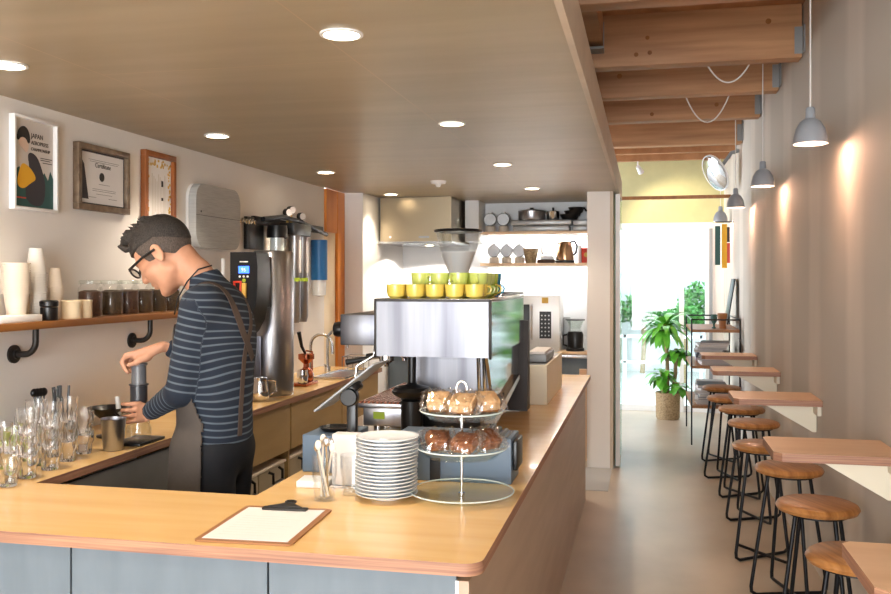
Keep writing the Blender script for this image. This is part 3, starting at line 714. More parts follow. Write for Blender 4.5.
# ------------------------------------------------------------ wall bench load
def tumbler_prof(h=.088, r0=.026, r1=.036, th=.0022):
    return [(0, 0), (r0, 0), (r0+.002, .003), (r0+.004, h*.42), (r1, h*.55), (r1, h), (r1-th, h), (r1-th, h*.55), (r0+.003-th, h*.40), (r0-th, .008), (0, .007)]
tum = MB().lathe(tumbler_prof(), n=28).build('tumbler', M['tumbler'], None, (0, 0, -5))
first = True
cols = [(-1.985, 2.56, 3, 'front stack farthest left'), (-1.995, 2.69, 3, 'second front stack'), (-2.03, 2.83, 3, 'third front stack'), (-2.055, 2.965, 2, 'fourth front stack, by the steel cup'),
        (-2.075, 2.60, 2, 'left stack of the middle row'), (-2.09, 2.74, 3, 'centre stack of the middle row'), (-2.12, 2.88, 2, 'right stack of the middle row'),
        (-2.165, 2.66, 2, 'left stack of the back row'), (-2.18, 2.80, 2, 'centre stack of the back row'), (-2.20, 2.93, 2, 'right stack of the back row'), (-1.965, 2.445, 1, 'single glass at the photo\'s left edge'), (-2.13, 3.06, 2, 'short stack behind the steel cup')]
for (x, y, n, w_) in cols:
    for k in range(n):
        lab = 'clear tumbler on the bench, '+w_+', '+('bottom' if k == 0 else 'middle' if k == 1 and n == 3 else 'top')+' glass' if n > 1 else 'clear tumbler on the bench, '+w_
        if first: o = tum; first = False
        else: o = tum.copy(); col.objects.link(o)
        o.location = (x+.001*((k*7) % 3-1), y, .850+k*.070); tag(o, lab, 'glass', 'stacked clear tumblers on the bench')
sc0 = MB().lathe([(0, 0), (.030, 0), (.034, .004), (.062, .012), (.066, .016), (.062, .015), (.033, .007), (0, .005)], n=32).build('saucer', M['lime'], None, (-2.30, 2.70, .851))
for k in range(9):
    o = sc0 if k == 0 else sc0.copy()
    if k: col.objects.link(o)
    o.location = (-2.315, 2.90, .851+.009*k)
    tag(o, 'lime green saucer in the stack at the left edge, '+ORD[k]+' from the bottom', 'saucer', 'lime saucers stacked on the bench')
# straws in a glass
t = thing('straw_holder', 'clear glass holding black straws against the left wall', 'straw holder', (-2.27, 3.125, .85))
MB().lathe(tumbler_prof(.12, .030, .038), n=28).build('glass_cup', M['glass'], t)
rnd = random.Random(9)
for k in range(9):
    a = rnd.uniform(0, 6.28); b = rnd.uniform(-.028, .032)
    MB().tube([(b*.3, b*.5, .012), (b*.5, b*1.15, .225+rnd.uniform(-.01, .012))], .0045, 6).build('straw', M['blk'], t)
t = thing('dark_scoop_cup', 'glass with black spoons standing left of the straws', 'utensil holder', (-2.29, 3.02, .85))
MB().lathe(tumbler_prof(.14, .030, .038), n=28).build('glass_cup', M['glass'], t)
for k in range(4):
    MB().tube([(0, .01*(k-1.5), .012), (.005*(k-1.5), .012*(k-1.5), .20)], .004, 6).ball((.005*(k-1.5), .012*(k-1.5), .215), .017, (.7, 1, 1)).build('spoon', M['blk'], t)
t = thing('black_dripper', 'black wide coffee dripper on a stand behind the steel cup', 'coffee dripper', (-2.17, 3.30, .85))
MB().lathe([(0, .0), (.05, .0), (.052, .008), (.03, .014), (.026, .06), (.03, .07), (.078, .118), (.082, .124), (.076, .122), (.026, .076), (0, .074)], n=36).build('body', M['blk'], t)
MB().tube([(.06, -.05, .11), (.09, -.07, .10), (.09, -.07, .07), (.04, -.03, .06)], .005, 8).build('handle', M['blk'], t)
t = thing('steel_cup', 'brushed steel tumbler on the bench in front of the barista\'s hands', 'cup', (-1.985, 3.045, .85))
MB().lathe([(0, 0), (.034, 0), (.037, .004), (.046, .118), (.049, .122), (.046, .121), (.036, .008), (0, .006)], n=36).build('body', M['steelb'], t)
t = thing('milk_pitcher', 'polished steel milk pitcher on the bench behind the barista', 'pitcher', (-2.02, 4.46, .85))
MB().lathe([(0, 0), (.042, 0), (.046, .006), (.045, .06), (.036, .10), (.038, .125), (.035, .124), (.033, .10), (.042, .06), (.04, .008), (0, .006)], n=36).build('body', M['chrome'], t)
MB().tube([(.036, .02, .11), (.07, .035, .105), (.075, .037, .05), (.044, .022, .03)], .005, 8).build('handle', M['chrome'], t)
tag(MB().tube([(0, 0, 0), (-.02, .0, .17)], .010, 12).build('thermometer', M['white'], None, (-2.10, 3.28, .851)), 'white slim stirring stick standing behind the coffee press', 'stick')
t = thing('coffee_scale', 'flat black scale on the bench under the glass server', 'scale', (-1.985, 3.20, .85))
MB().box(-.065, .065, -.08, .11, 0, .012, bev=.003).build('body', M['blk'], t)
# press on its server: the thing the barista presses down
PXY = (-1.975, 3.205)
t = thing('glass_server', 'clear glass coffee server under the grey coffee press', 'server', (PXY[0], PXY[1], .8625))
MB().lathe([(0, 0), (.046, 0), (.050, .006), (.050, .04), (.036, .09), (.034, .104), (.032, .104), (.034, .09), (.0475, .04), (.046, .008), (0, .006)], n=36).build('body', M['glass'], t)
t = thing('coffee_press', 'grey translucent hand coffee press held by the barista', 'coffee press', (PXY[0], PXY[1], .967))
MB().lathe([(0, .0), (.036, 0), (.040, .010), (.040, .018), (.046, .020), (.046, .026), (.033, .028), (.033, .112), (.038, .114), (.038, .118), (.030, .118), (0, .10)], n=32).build('chamber', mat('dark grey plastic', '#34353a', .3), t)
MB().lathe([(0, .10), (.0285, .10), (.0285, .190), (.034, .194), (.034, .20), (0, .202)], n=32).build('plunger', mat('grey plastic', '#6b6c70', .3), t)
MB().box(-.075, -.045, -.006, .006, .0, .02, bev=.003).build('filter_tab', M['blk'], t)

# hot water boiler
t = thing('water_boiler', 'tall steel hot water boiler with a black digital tap head', 'water boiler', (-2.07, 4.74, .85))
MB().lathe([(0, 0), (.113, 0), (.116, .01), (.116, .80), (.105, .815), (0, .818)], n=48).build('tank', M['steelb'], t)
MB().box(-.06, .04, -.30, -.12, .5, .78).build('neck', M['blk'], t)
MB().box(-.085, -.02, -.26, -.125, 0, .34).build('riser', M['steelb'], t)
hd = [(-.04, .795), (.105, .795), (.113, .72), (.113, .62), (.105, .53), (.083, .44), (.05, .38), (.01, .345), (-.04, .34)]
h = MB().prism(hd, -.46, -.30, 'XZ').build('tap_head', M['blk'], t)
hx = .045
MB().box(-.036+hx, .022+hx, -.463, -.4605, .685, .722).build('display', M['sblue'], h)
text_mesh('lettering', '96', .028, M['white'], h, (-.008+hx, -.4635, .694), (PI/2, 0, 0), align='CENTER')
MB().box(-.03+hx, .016+hx, -.463, -.4605, .742, .748).build('maker_mark', M['white'], h)
for k in range(3): MB().cyl((-.03+hx+.022*k, -.460, .668), .006, .003, 12, ax=(0, -1, 0)).build('button', M['white'], h)
MB().cyl((-.006+hx, -.460, .648), .010, .003, 12, ax=(0, -1, 0)).build('lamp_mark', M['green2'], h)
MB().tube([(-.055+hx, -.462, .56), (-.055+hx, -.475, .64), (-.018+hx, -.475, .64), (-.018+hx, -.475, .58)], .007, 8).build('red_lever', M['red'], h)
MB().box(-.012+hx, .012+hx, -.480, -.462, .555, .635, bev=.004).build('spout', M['gold'], h)
tag(MB().tube([(-2.32, 4.62, .852), (-2.32, 4.62, 1.62)], .012, 10).build('supply_pipe', M['white']), 'slim white vertical pipe on the wall left of the boiler', 'pipe')

# water filters on the wall
t = thing('water_filter_set', 'wall mounted water filter rail with gauges, hoses and hanging cartridges', 'water filter', (-2.395, 5.02, 1.75))
MB().box(0, .03, .12, 1.32, .10, .15, bev=.004).build('rail', M['blkm'], t)
MB().box(0, .025, 0.02, .26, -.06, .14, bev=.004).build('bracket_plate', M['blk'], t)
hose = [(.05, -.62+.7*i/60, .105+.012*math.sin(i*1.9)) for i in range(61)]
MB().tube(hose, .007, 6).build('coiled_hose', M['steel'], t)
c = MB().lathe([(0, .10), (.062, .10), (.066, .07), (.066, .02), (0, .02)], (.085, .33, 0), 28).build('cartridge_cap', M['blk'], t)
MB().lathe([(.060, .02), (.060, -.08), (.056, -.12), (0, -.13)], (.085, .33, 0), 28).build('filter_bowl', M['glassd'], t)
MB().lathe([(0, .02), (.045, .02), (.045, -.09), (0, -.09)], (.085, .33, 0), 24).build('inner_filter', M['porc'], t)
for y in (.66, .80):
    MB().lathe([(0, .06), (.040, .06), (.040, -.50), (.030, -.54), (0, -.54)], (.07, y, 0), 24).build('cartridge', M['steelb'], t)
    MB().lathe([(.0405, -.26), (.0415, -.26), (.0415, -.235), (.0405, -.235)], (.07, y, 0), 24).build('green_band', M['green2'], t)
    MB().box(.105, .112, y-.015, y+.015, -.20, .02).build('cartridge_label', M['paper'], t)
MB().lathe([(0, .04), (.060, .04), (.060, -.25), (0, -.25)], (.08, 1.10, 0), 28).build('blue_cartridge', M['blue'], t)
MB().lathe([(0, -.25), (.052, -.25), (.048, -.36), (0, -.37)], (.08, 1.10, 0), 28).build('cartridge_base', M['porc'], t)
MB().box(.02, .13, .50, .82, .05, .13, bev=.01).build('valve_block', M['blk'], t)
MB().tube([(.07, .15, .13), (.09, .4, .16), (.09, .7, .15), (.09, 1.1, .10), (.06, 1.3, .09)], .016, 8).build('manifold_pipe', M['blkm'], t)
for y, z in ((.56, .20), (.62, .22), (.80, .19), (.93, .12)):
    MB().cyl((.05, y, z), .028, .03, 20, ax=(1, -.6, 0)).build('gauge', M['blk'], t)
    MB().cyl((.079, y-.018, z), .023, .003, 20, ax=(1, -.6, 0)).build('gauge_face', M['paper'], t)
    MB().tube([(.06, y, z), (.06, y, .12)], .008, 8).build('gauge_stem', M['gold'], t)
tag(MB().box(0, .002, 0, .16, 0, .22).build('wall_notice', M['paper'], None, (LX+.002, 5.85, 1.12)), 'printed paper notice on the wall behind the taps', 'notice')
tag(MB().box(0, .10, 0, .07, 0, .30, bev=.008).build('steel_dispenser', M['chrome'], None, (LX+.002, 5.32, 1.20)), 'polished steel dispenser on the wall right of the boiler', 'dispenser')

# copper tap group and sink
t = thing('copper_siphon', 'copper and steel coffee siphon with black handle beside the boiler', 'coffee siphon', (-2.06, 5.20, .85))
MB().box(-.05, .05, -.10, .10, 0, .02, bev=.005).build('base', M['copper'], t)
MB().lathe([(0, .02), (.035, .02), (.045, .05), (.040, .085), (.018, .11), (.018, .13), (.05, .16), (.05, .19), (.046, .19), (0, .15)], (0, .02, 0), 28).build('copper_bowl', M['copper'], t)
MB().lathe([(0, .02), (.03, .02), (.036, .06), (.03, .1), (0, .11)], (.01, -.065, 0), 24).build('steel_cup', M['chrome'], t)
MB().tube([(0, .02, .18), (-.01, -.03, .24), (-.02, -.05, .33)], .011, 8, radii=[.008, .010, .013]).build('handle', M['blk'], t)
MB().tube([(.02, .07, .02), (.02, .07, .20), (.0, .02, .21)], .006, 8).build('post', M['copper'], t)
for k, (x, y, lab) in enumerate(((-2.14, 5.50, 'curved steel gooseneck tap at the near end of the sink'), (-2.20, 5.98, 'curved steel gooseneck tap at the far end of the sink'))):
    t = thing('gooseneck_tap', lab, 'tap', (x, y, .85))
    MB().tube([(0, 0, 0), (0, 0, .22)]+arc((.075, .22), .075, 180, 0, 10, 'XZ')[1:]+[(.15, 0, .17)], .010, 10).build('spout', M['steel'], t)
    MB().cyl((0, 0, 0), .022, .04, 20).build('collar', M['steel'], t)
    MB().tube([(0, 0, .03), (0, -.06, .055)], .006, 8).build('lever', M['steel'], t)
t = thing('sink', 'steel sink basin let into the bench by the doorway', 'sink', (-2.03, 5.80, .851))
m_ = MB().box(-.115, .115, -.26, -.235, 0, .01).box(-.115, .115, .235, .26, 0, .01).box(-.115, -.095, -.235, .235, 0, .01).box(.095, .115, -.235, .235, 0, .01)
m_.build('rim', M['steel'], t)
MB().box(-.095, .095, -.235, .235, .0005, .002).build('basin', M['steelb'], t)
t = thing('dish_rack', 'small steel dish rack standing on the far end of the bench', 'rack', (-2.02, 6.10, .85))
m_ = MB()
for z in (.005, .10): m_.tube([(-.10, -.035, z), (.10, -.035, z), (.10, .14, z), (-.10, .14, z)], .004, 6, closed=True)
for k in range(6): m_.tube([(-.1+.04*k, -.035, .005), (-.1+.04*k, -.035, .10)], .003, 6)
m_.build('wire_frame', M['steel'], t)

# ------------------------------------------------------------ serving counter : front things
CT = .85
t = thing('clipboard', 'brown clipboard with a printed sheet lying at the counter front edge', 'clipboard', (-.978, 2.20, CT+.001), math.radians(3.0))
MB().prism(rr(.255, .345, .012), 0, .004, 'XY').build('board', mat('clipboard fibreboard', '#9a6a42', .5), t, (-.1275, -.1725, 0))
MB().prism([(-.112, -.155), (.112, -.155), (.112, .150), (-.112, .150)], .0045, .0055, 'XY').build('sheet', M['paper'], t)
m_ = MB()
for k in range(9): m_.box(-.085, .03+.05*((k*5) % 3)/2, .06-.022*k, .0612-.022*k, .0056, .0058)
m_.build('small_print', M['pgrey'], t)
c = MB().mat(M['iron']).box(-.065, .065, .125, .150, .005, .012, bev=.003).prism([(-.05, .135), (.05, .135), (.02, .165), (.012, .185), (-.012, .185), (-.02, .165)], .010, .016, 'XY')
c.tube([(.014*math.cos(a*PI/8), .185+.012*math.sin(a*PI/8), .016) for a in range(16)], .0035, 8, closed=True).build('clip', None, t)

plate0 = MB().lathe([(0, .0), (.045, 0), (.048, .003), (.050, .006), (.085, .013), (.093, .017), (.094, .019), (.091, .0195), (.083, .0165), (.048, .010), (0, .009)], n=56).build('plate', M['porc'])
rnd = random.Random(2)
for k in range(17):
    o = plate0 if k == 0 else plate0.copy()
    if k: col.objects.link(o)
    o.location = (-.755+rnd.uniform(-.0015, .0015)+(.004 if k > 9 else 0), 2.555+rnd.uniform(-.001, .001), CT+.001+k*.0104)
    tag(o, 'white side plate in the tall counter stack, '+('topmost' if k == 16 else 'lowest' if k == 0 else ORD[k]+' from the bottom'), 'plate', 'white side plates stacked on the counter')

# three tier cake stand
t = thing('cake_stand', 'three tier glass cake stand with steel rod and ring handle', 'cake stand', (-.536, 2.61, CT+.0015))
def dish(r, z, up=.014): return MB().lathe([(0, z), (r*.45, z), (r*.8, z+up*.15), (r, z+up), (r+.003, z+up+.002), (r, z+up+.004), (r*.8, z+up*.15+.004), (r*.45, z+.004), (0, z+.004)], n=56)
for r_, z_ in ((.155, .020), (.134, .149), (.124, .259)): MB().tube([(r_*math.cos(a*PI/28), r_*math.sin(a*PI/28), z_) for a in range(56)], .0022, 8, closed=True).build('rim_highlight', M['rimg'], t)  # pale rings added as the highlight along each dish edge
dish(.153, .0, .018).build('bottom_dish', M['glassd'], t)
dish(.132, .118, .028).build('middle_dish', M['glassd'], t)
dish(.122, .232, .024).build('top_dish', M['glassd'], t)
MB().tube([(0, 0, .004), (0, 0, .30)], .0042, 12).build('rod', M['chrome'], t)
for z in (.114, .228, .006): MB().cyl((0, 0, z), .010, .008, 16).build('collar', M['chrome'], t)
MB().tube([(.016*math.cos(a*PI/12), 0, .322+.024*math.sin(a*PI/12)) for a in range(24)], .0042, 10, closed=True).build('ring_handle', M['chrome'], t)
# pastries in cellophane
def crinkle(mb, hx, hy, hz, seed):
    rnd = random.Random(seed); nx, ny = 22, 14
    for sgn in (1, -1):
        g = []
        for i in range(nx+1):
            row = []
            for j in range(ny+1):
                u, v = i/nx*2-1, j/ny*2-1
                prof = max(0, (1-abs(u)**4))*max(0, (1-abs(v)**4))
                x = u*hx*(1+.06*math.sin(j*2.7+seed)); y = v*hy*(1+.08*math.sin(i*1.9+seed))
                z = sgn*hz*prof**.5
                nz = noise.noise((x*55+seed, y*55, sgn*3))*.011 + noise.noise((x*160, y*160+seed, sgn*9))*.006
                row.append(mb.bm.verts.new((x+nz*.5, y+nz, z+nz*sgn+ (0.006*math.sin(i*2.2+seed) if abs(u) > .9 else 0))))
            g.append(row)
        fs = [mb.bm.faces.new((g[i][j], g[i+1][j], g[i+1][j+1], g[i][j+1])) for i in range(nx) for j in range(ny)]
        mb._fin(fs, False)
    return mb
def lumpy(sx, sy, sz, seed, m, m2=None):
    b = bmesh.new(); bmesh.ops.create_cube(b, size=1); bmesh.ops.bevel(b, geom=b.edges[:], offset=.10, segments=2, affect='EDGES'); bmesh.ops.subdivide_edges(b, edges=b.edges[:], cuts=3, use_grid_fill=True)
    for v in b.verts:
        d = noise.noise(Vector(v.co)*5+Vector((seed, 0, 0)))*.09; v.co = Vector((v.co.x*sx, v.co.y*sy, v.co.z*sz))*(1+d)
    for f in b.faces: f.smooth = True; f.material_index = 1 if (m2 and f.calc_center_median().z < -sz*.18) else 0
    return b
def pastry(loc, rz, tilt, sx, sy, sz, seed, m, m2, label, name, grp):
    t = thing(name, label, 'cake', loc, rz, grp); t.rotation_euler = (tilt, 0, rz)
    b = lumpy(sx, sy, sz, seed, m, m2); me = bpy.data.meshes.new('cake_slice'); b.to_mesh(me); b.free(); me.materials.append(m); me.materials.append(m2)
    o = bpy.data.objects.new('cake_slice', me); col.objects.link(o); o.parent = t
    crinkle(MB(), sx*.80, sy*.74, sz*.68, seed).build('wrapper', M['film'], t, fixn=False)
cx, cyy, cz = -.536, 2.61, CT
for k, (dx, dy, rz, w_) in enumerate(((-.066, -.012, .15, 'left'), (.012, -.042, -.1, 'middle'), (.072, .018, .45, 'right'))):
    pastry((cx+dx, cyy+dy, cz+.286), rz, .50, .070, .066, .036, k+1, M['cakec'], M['crust'], 'pale sponge cake slice wrapped in cellophane on the top tier, '+w_+' one', 'wrapped_cake', 'wrapped cakes on the stand')
for k, (dx, dy, rz, w_) in enumerate(((-.066, -.02, .5, 'left'), (.018, -.045, -.3, 'middle'), (.072, .03, .9, 'right'))):
    pastry((cx+dx, cyy+dy, cz+.172), rz, .55, .070, .062, .034, k+7, M['cakeb'], M['crust'], 'brown cake slice wrapped in cellophane on the middle tier, '+w_+' one', 'wrapped_brownie', 'wrapped brown cakes on the stand')

# blue grey cases
t = thing('blue_case', 'long blue grey metal case behind the cake stand, black rollers at its end', 'case', (-.80, 2.80, CT+.001))
MB().box(0, .385, 0, .17, 0, .145, bev=.003).build('body', M['bluebox'], t)
MB().box(.12, .155, -.003, .0, .0, .075).build('slot', M['blk'], t)
for k in range(4): MB().tube([(.30+.022*k, .02, .157-.008*k*.8), (.30+.022*k, .16, .157-.008*k*.8)], .009, 12).build('roller', M['blk'], t)
MB().box(.386, .401, .02, .15, .04, .135, bev=.004).build('end_plate', M['blk'], t)
t = thing('cash_drawer', 'blue grey metal box left of the napkins, behind the spoon glass', 'box', (-1.135, 2.84, CT+.001))
MB().box(0, .165, 0, .22, 0, .125, bev=.003).build('body', M['bluebox'], t)
MB().cyl((-.001, .04, .10), .008, .006, 12, ax=(-1, 0, 0)).build('lock', M['steel'], t)
t = thing('black_tray', 'round black cash tray on top of the blue grey box', 'tray', (-1.05, 2.95, CT+.1265))
MB().lathe([(0, 0), (.05, 0), (.062, .012), (.058, .013), (.047, .004), (0, .004)], n=32).build('dish', M['blk'], t)
tag(MB().box(-.05, .05, -.045, .045, 0, .02, bev=.002).build('card_stack', M['white'], None, (-1.02, 2.665, CT+.001), .1), 'low stack of white cards behind the clipboard', 'cards')
t = thing('napkin_holder', 'tall white paper napkin box beside the plate stack', 'napkins', (-.915, 2.665, CT+.001))
MB().box(-.042, .042, -.025, .025, .008, .168, bev=.004).build('napkins', M['paper'], t)
MB().box(-.046, .046, -.03, .03, 0, .008).build('base', M['steel'], t)
for k, (x, y, lab, sp) in enumerate(((-.925, 2.49, 'glass of wooden and steel spoons in front of the white napkin box', True), (-.868, 2.575, 'empty clear glass between the spoon glass and the plate stack', False))):
    t = thing('counter_glass', lab, 'glass', (x, y, CT+.001))
    MB().lathe(tumbler_prof(.135 if sp else .12, .029, .037), n=32).build('glass_cup', M['glass'], t)
    if sp:
        for q in range(6):
            a = q*1.05; mm = M['steel'] if q % 2 else M['papercup']
            MB().mat(mm).tube([(.012*math.cos(a+2), .012*math.sin(a+2), .012), (.024*math.cos(a), .024*math.sin(a), .15+.01*(q % 3))], .0032, 6).ball((.024*math.cos(a), .024*math.sin(a), .155+.01*(q % 3)), .010, (1, .5, 1.5), 10).build('spoon', None, t)

# tablet on its stand
t = thing('tablet_stand', 'black tablet till on a black swivel pole at the counter', 'tablet', (-.94, 2.79, CT+.001))
MB().cyl((0, 0, 0), .065, .010, 32, bev=.003).build('foot', M['blk'], t)
MB().box(-.016, .016, -.014, .014, .01, .27, bev=.004).build('pole', M['blk'], t)
R = Matrix.Rotation(-math.radians(38), 3, 'Y')
h = MB().cyl((0, -.012, .268), .030, .030, 28, ax=(0, -1, 0), bev=.004).build('hinge', M['blk'], t)
tb = MB().mat(M['lampg']).box(-.128, .128, -.09, .09, -.006, .001, bev=.003, rot=R, piv=(0, 0, 0)).mat(M['blk']).box(-.118, .118, -.082, .082, .001, .0022, rot=R, piv=(0, 0, 0)).build('tablet', None, t)
tb.location = (-.005, .01, .305)
MB().cyl((0, 0, 0), .036, .024, 24, ax=tuple(R @ Vector((0, 0, -1))), bev=.004).build('mount', M['blk'], t, (-.005, .0, .298))

# ------------------------------------------------------------ espresso machine
MX0, MX1, MY0, MY1 = -1.055, -.590, 3.42, 4.38
t = thing('espresso_machine', 'large polished steel espresso machine on the serving counter, seen from its end', 'espresso machine', (-.8, 3.9, CT+.001))
def mx(x): return x+.8
def my(y): return y-3.9
def mz(z): return z-CT-.001
MB().box(mx(MX0+.006), mx(MX1-.006), my(MY0+.006), my(MY1), mz(1.20), mz(1.415)).build('body', M['steelb'], t)
MB().box(mx(MX0+.004), mx(MX1-.006), my(MY0-.004), my(MY0+.005), mz(1.196), mz(1.416)).build('end_panel', M['panel'], t)
MB().box(mx(MX1-.006), mx(MX1+.002), my(MY0+.01), my(MY1), mz(1.20), mz(1.412)).build('side_panel', M['mirror'], t)
m_ = MB().box(mx(MX1-.004), mx(MX1+.005), my(MY0-.008), my(MY0+.012), mz(1.19), mz(1.424), bev=.002).box(mx(MX0-.004), mx(MX0+.005), my(MY0-.008), my(MY0+.012), mz(1.19), mz(1.424), bev=.002)
m_.box(mx(MX0), mx(MX1), my(MY0-.008), my(MY0+.006), mz(1.414), mz(1.424)).build('dark_edging', M['iron'], t)
MB().box(mx(MX0-.002), mx(MX1+.003), my(MY0-.004), my(MY1), mz(1.4155), mz(1.426), bev=.002).build('cup_tray', M['steel'], t)
m_ = MB(); zc = mz(1.436)
m_.tube([(mx(MX1+.002), my(MY0+.3), zc), (mx(MX1+.002), my(MY1-.01), zc), (mx(MX0+.01), my(MY1-.01), zc)], .005, 8)
m_.build('cup_rail', M['blk'], t)
# lower housing
MB().box(mx(-.96), mx(-.63), my(3.62), my(4.30), mz(1.01), mz(1.20)).build('lower_body', M['panel'], t)
MB().box(mx(-1.0), mx(-.66), my(3.60), my(4.30), mz(.875), mz(1.01), bev=.006).build('base', M['blk'], t)
MB().box(mx(-1.175), mx(-.96), my(3.56), my(4.30), mz(.965), mz(.985), bev=.003).build('drip_tray', M['steelb'], t)
m_ = MB()
for k in range(12): m_.box(mx(-1.17+.018*k), mx(-1.163+.018*k), my(3.57), my(4.28), mz(.985), mz(.991))
m_.build('drip_grate', M['copper'], t)
MB().box(mx(-1.165), mx(-.98), my(3.60), my(4.26), mz(.885), mz(.965), bev=.004).build('drain_box', M['steelb'], t)
MB().box(mx(-1.12), mx(-1.07), my(3.598), my(3.5995), mz(.915), mz(.945)).build('green_sticker', M['green2'], t)
for x, y in ((-1.12, 3.68), (-.70, 3.66), (-1.12, 4.2), (-.70, 4.2)): MB().cyl((mx(x), my(y), 0), .022, .038, 20).build('foot', M['steel'], t)
# slanted polished skirt on the customer side and its dark back board
sk = [(3.44, 1.19), (4.38, 1.19), (4.32, 1.10), (4.20, 1.02), (4.02, .99), (3.86, 1.02), (3.66, .955), (3.60, .94), (3.60, .97), (3.84, 1.08), (3.60, 1.17)]
sk = [(3.46, 1.195), (4.38, 1.195), (4.30, 1.03), (3.95, 1.0), (3.58, 1.03)]
MB().prism([(my(a), mz(b)) for a, b in sk], mx(MX1-.028), mx(MX1-.016), 'YZ').build('side_skirt', M['mirror'], t)
MB().prism([(my(a), mz(b)) for a, b in ((3.52, .925), (3.60, .925), (4.24, 1.03), (4.22, 1.05), (3.52, .955))], mx(MX1-.04), mx(MX1+.004), 'YZ').build('skirt_rail', M['steel'], t)
MB().cyl((mx(-.607), my(3.60), 0), .015, mz(.95), 20).build('front_post', M['steel'], t)
MB().prism([(my(4.40), mz(1.30)), (my(4.44), mz(1.30)), (my(4.44), mz(.86)), (my(4.33), mz(.86))], mx(-1.0), mx(-.565), 'YZ').build('back_board', mat('dark brown board', '#2e2420', .5), t)
MB().tube([(mx(-.655), my(3.52), mz(1.19)), (mx(-.655), my(3.55), mz(1.0))], .008, 10).tube([(mx(-.632), my(3.52), mz(1.19)), (mx(-.632), my(3.55), mz(1.0))], .008, 10).build('support_tube', M['chrome'], t)
# group heads, knob, wand (barista side, -X)
MB().box(mx(-1.215), mx(MX0-.004), my(3.45), my(4.3), mz(1.235), mz(1.36), bev=.004).build('group_housing', M['panel'], t)
MB().lathe([(0, 0), (.018, 0), (.020, .008), (.030, .012), (.032, .03), (.028, .046), (0, .048)], (mx(-1.216), my(3.52), mz(1.295)), 28, (-1, 0, 0)).build('steam_knob', M['blk'], t)
MB().tube([(mx(-1.08), my(3.50), mz(1.235)), (mx(-1.085), my(3.49), mz(1.19)), (mx(-1.15), my(3.47), mz(1.15)), (mx(-1.165), my(3.47), mz(1.04))], .006, 10).build('steam_wand', M['chrome'], t)
for k, y in enumerate((3.66, 3.95, 4.2)):
    g = MB().lathe([(0, 0), (.034, 0), (.034, -.05), (.028, -.055), (0, -.055)], (mx(-1.08), my(y), mz(1.235)), 24).build('group_head', M['chrome'], t)
    p = MB().lathe([(0, -.055), (.032, -.055), (.032, -.08), (.012, -.092), (.010, -.105), (0, -.105)], (mx(-1.08), my(y), mz(1.235)), 24).tube([(mx(-1.11), my(y), mz(1.17)), (mx(-1.16), my(y), mz(1.165))], .008, 8)
    p.build('portafilter', M['chrome'], g)
    MB().tube([(mx(-1.15), my(y), mz(1.166)), (mx(-1.26), my(y), mz(1.145))], .012, 10, radii=[.010, .014]).build('handle', M['blk'], g)
t = thing('coffee_tamper', 'black round coffee distributor with upright handle beside the espresso machine', 'tool', (-.925, 3.50, CT+.001))
MB().cyl((0, 0, 0), .045, .165, 32, bev=.006).build('body', M['blk'], t)
MB().lathe([(0, .165), (.04, .165), (.075, .185), (.082, .20), (.07, .215), (.025, .225), (.016, .235), (.017, .338), (0, .339)], n=32).build('head', M['blk'], t)

# cups on the machine
cupp = [(0, 0), (.022, 0), (.024, .003), (.034, .008), (.0375, .028), (.039, .056), (.0368, .056), (.0352, .030), (.031, .012), (0, .008)]
def mkcup(m):
    o = MB().lathe(cupp, n=28).build('espresso_cup', m)
    MB().tube([(.034, 0, .046), (.048, 0, .048), (.055, 0, .036), (.048, 0, .020), (.034, 0, .016)], .0045, 8).build('handle', m, o)
    return o
cups = {}
rowc = [('yellow', 'yellow'), ('yellow', 'lime'), ('lime', 'lime'), ('green2', 'lime'), ('yellow', 'green2'), ('teal', 'teal')]
rown = ['front row', 'second row', 'third row', 'fourth row', 'fifth row', 'rear row']
cn = {'yellow': 'yellow', 'lime': 'lime green', 'green2': 'moss green', 'teal': 'teal'}
ztop = 1.4265
for r in range(6):
    for c in range(5):
        if r >= 2 and c < 3: continue
        for lv in (0, 1):
            if r == 0 and lv: continue
            if r == 1 and lv and c in (0,): continue
            key = rowc[r][lv]
            x = -.985+.081*c; y = 3.475+.085*r
            a = math.radians(200+37*((r*5+c+lv*3) % 5)) if r else math.radians(60)
            if key not in cups: o = cups[key] = mkcup(M[key])
            else:
                o = cups[key].copy(); col.objects.link(o)
                for h_ in kids(cups[key]):
                    q = h_.copy(); col.objects.link(q); q.parent = o
            o.location = (x, y, ztop+.047*lv); o.rotation_euler.z = a
            tag(o, f'{cn[key]} espresso cup on the machine, {rown[r]}, {ORD[c]} from left'+('' if r == 0 else ', lower' if lv == 0 else ', upper'), 'cup', 'coloured espresso cups on the machine')

# grinder with big hopper behind the machine
t = thing('coffee_grinder', 'coffee grinder with large clear funnel hopper and black lid behind the machine', 'coffee grinder', (-.975, 4.66, CT+.001))
MB().box(-.09, .09, -.11, .13, 0, .03, bev=.006).box(-.075, .075, -.02, .12, .03, .50, bev=.01).box(-.07, .07, -.10, .0, .34, .50, bev=.01).build('body', M['blk'], t)
MB().lathe([(.040, .50), (.040, .64), (.072, .73), (.102, .82), (.122, .905), (.118, .905), (.098, .82), (.069, .73), (.037, .64), (.036, .50)], n=44).build('hopper', M['glass'], t)
MB().lathe([(.036, .64), (.068, .735), (.092, .80), (0, .802)], n=40).build('hopper_film', mat('frosted liner', '#f4f5f7', .5, alpha=.8), t)
MB().lathe([(0, .921), (.10, .921), (.128, .917), (.131, .909), (.128, .903), (.0, .903)], n=44).build('lid', M['blk'], t)
MB().lathe([(0, .922), (.012, .922), (.010, .937), (.022, .957), (.020, .977), (0, .982)], n=20).build('lid_knob', M['glassd'], t)

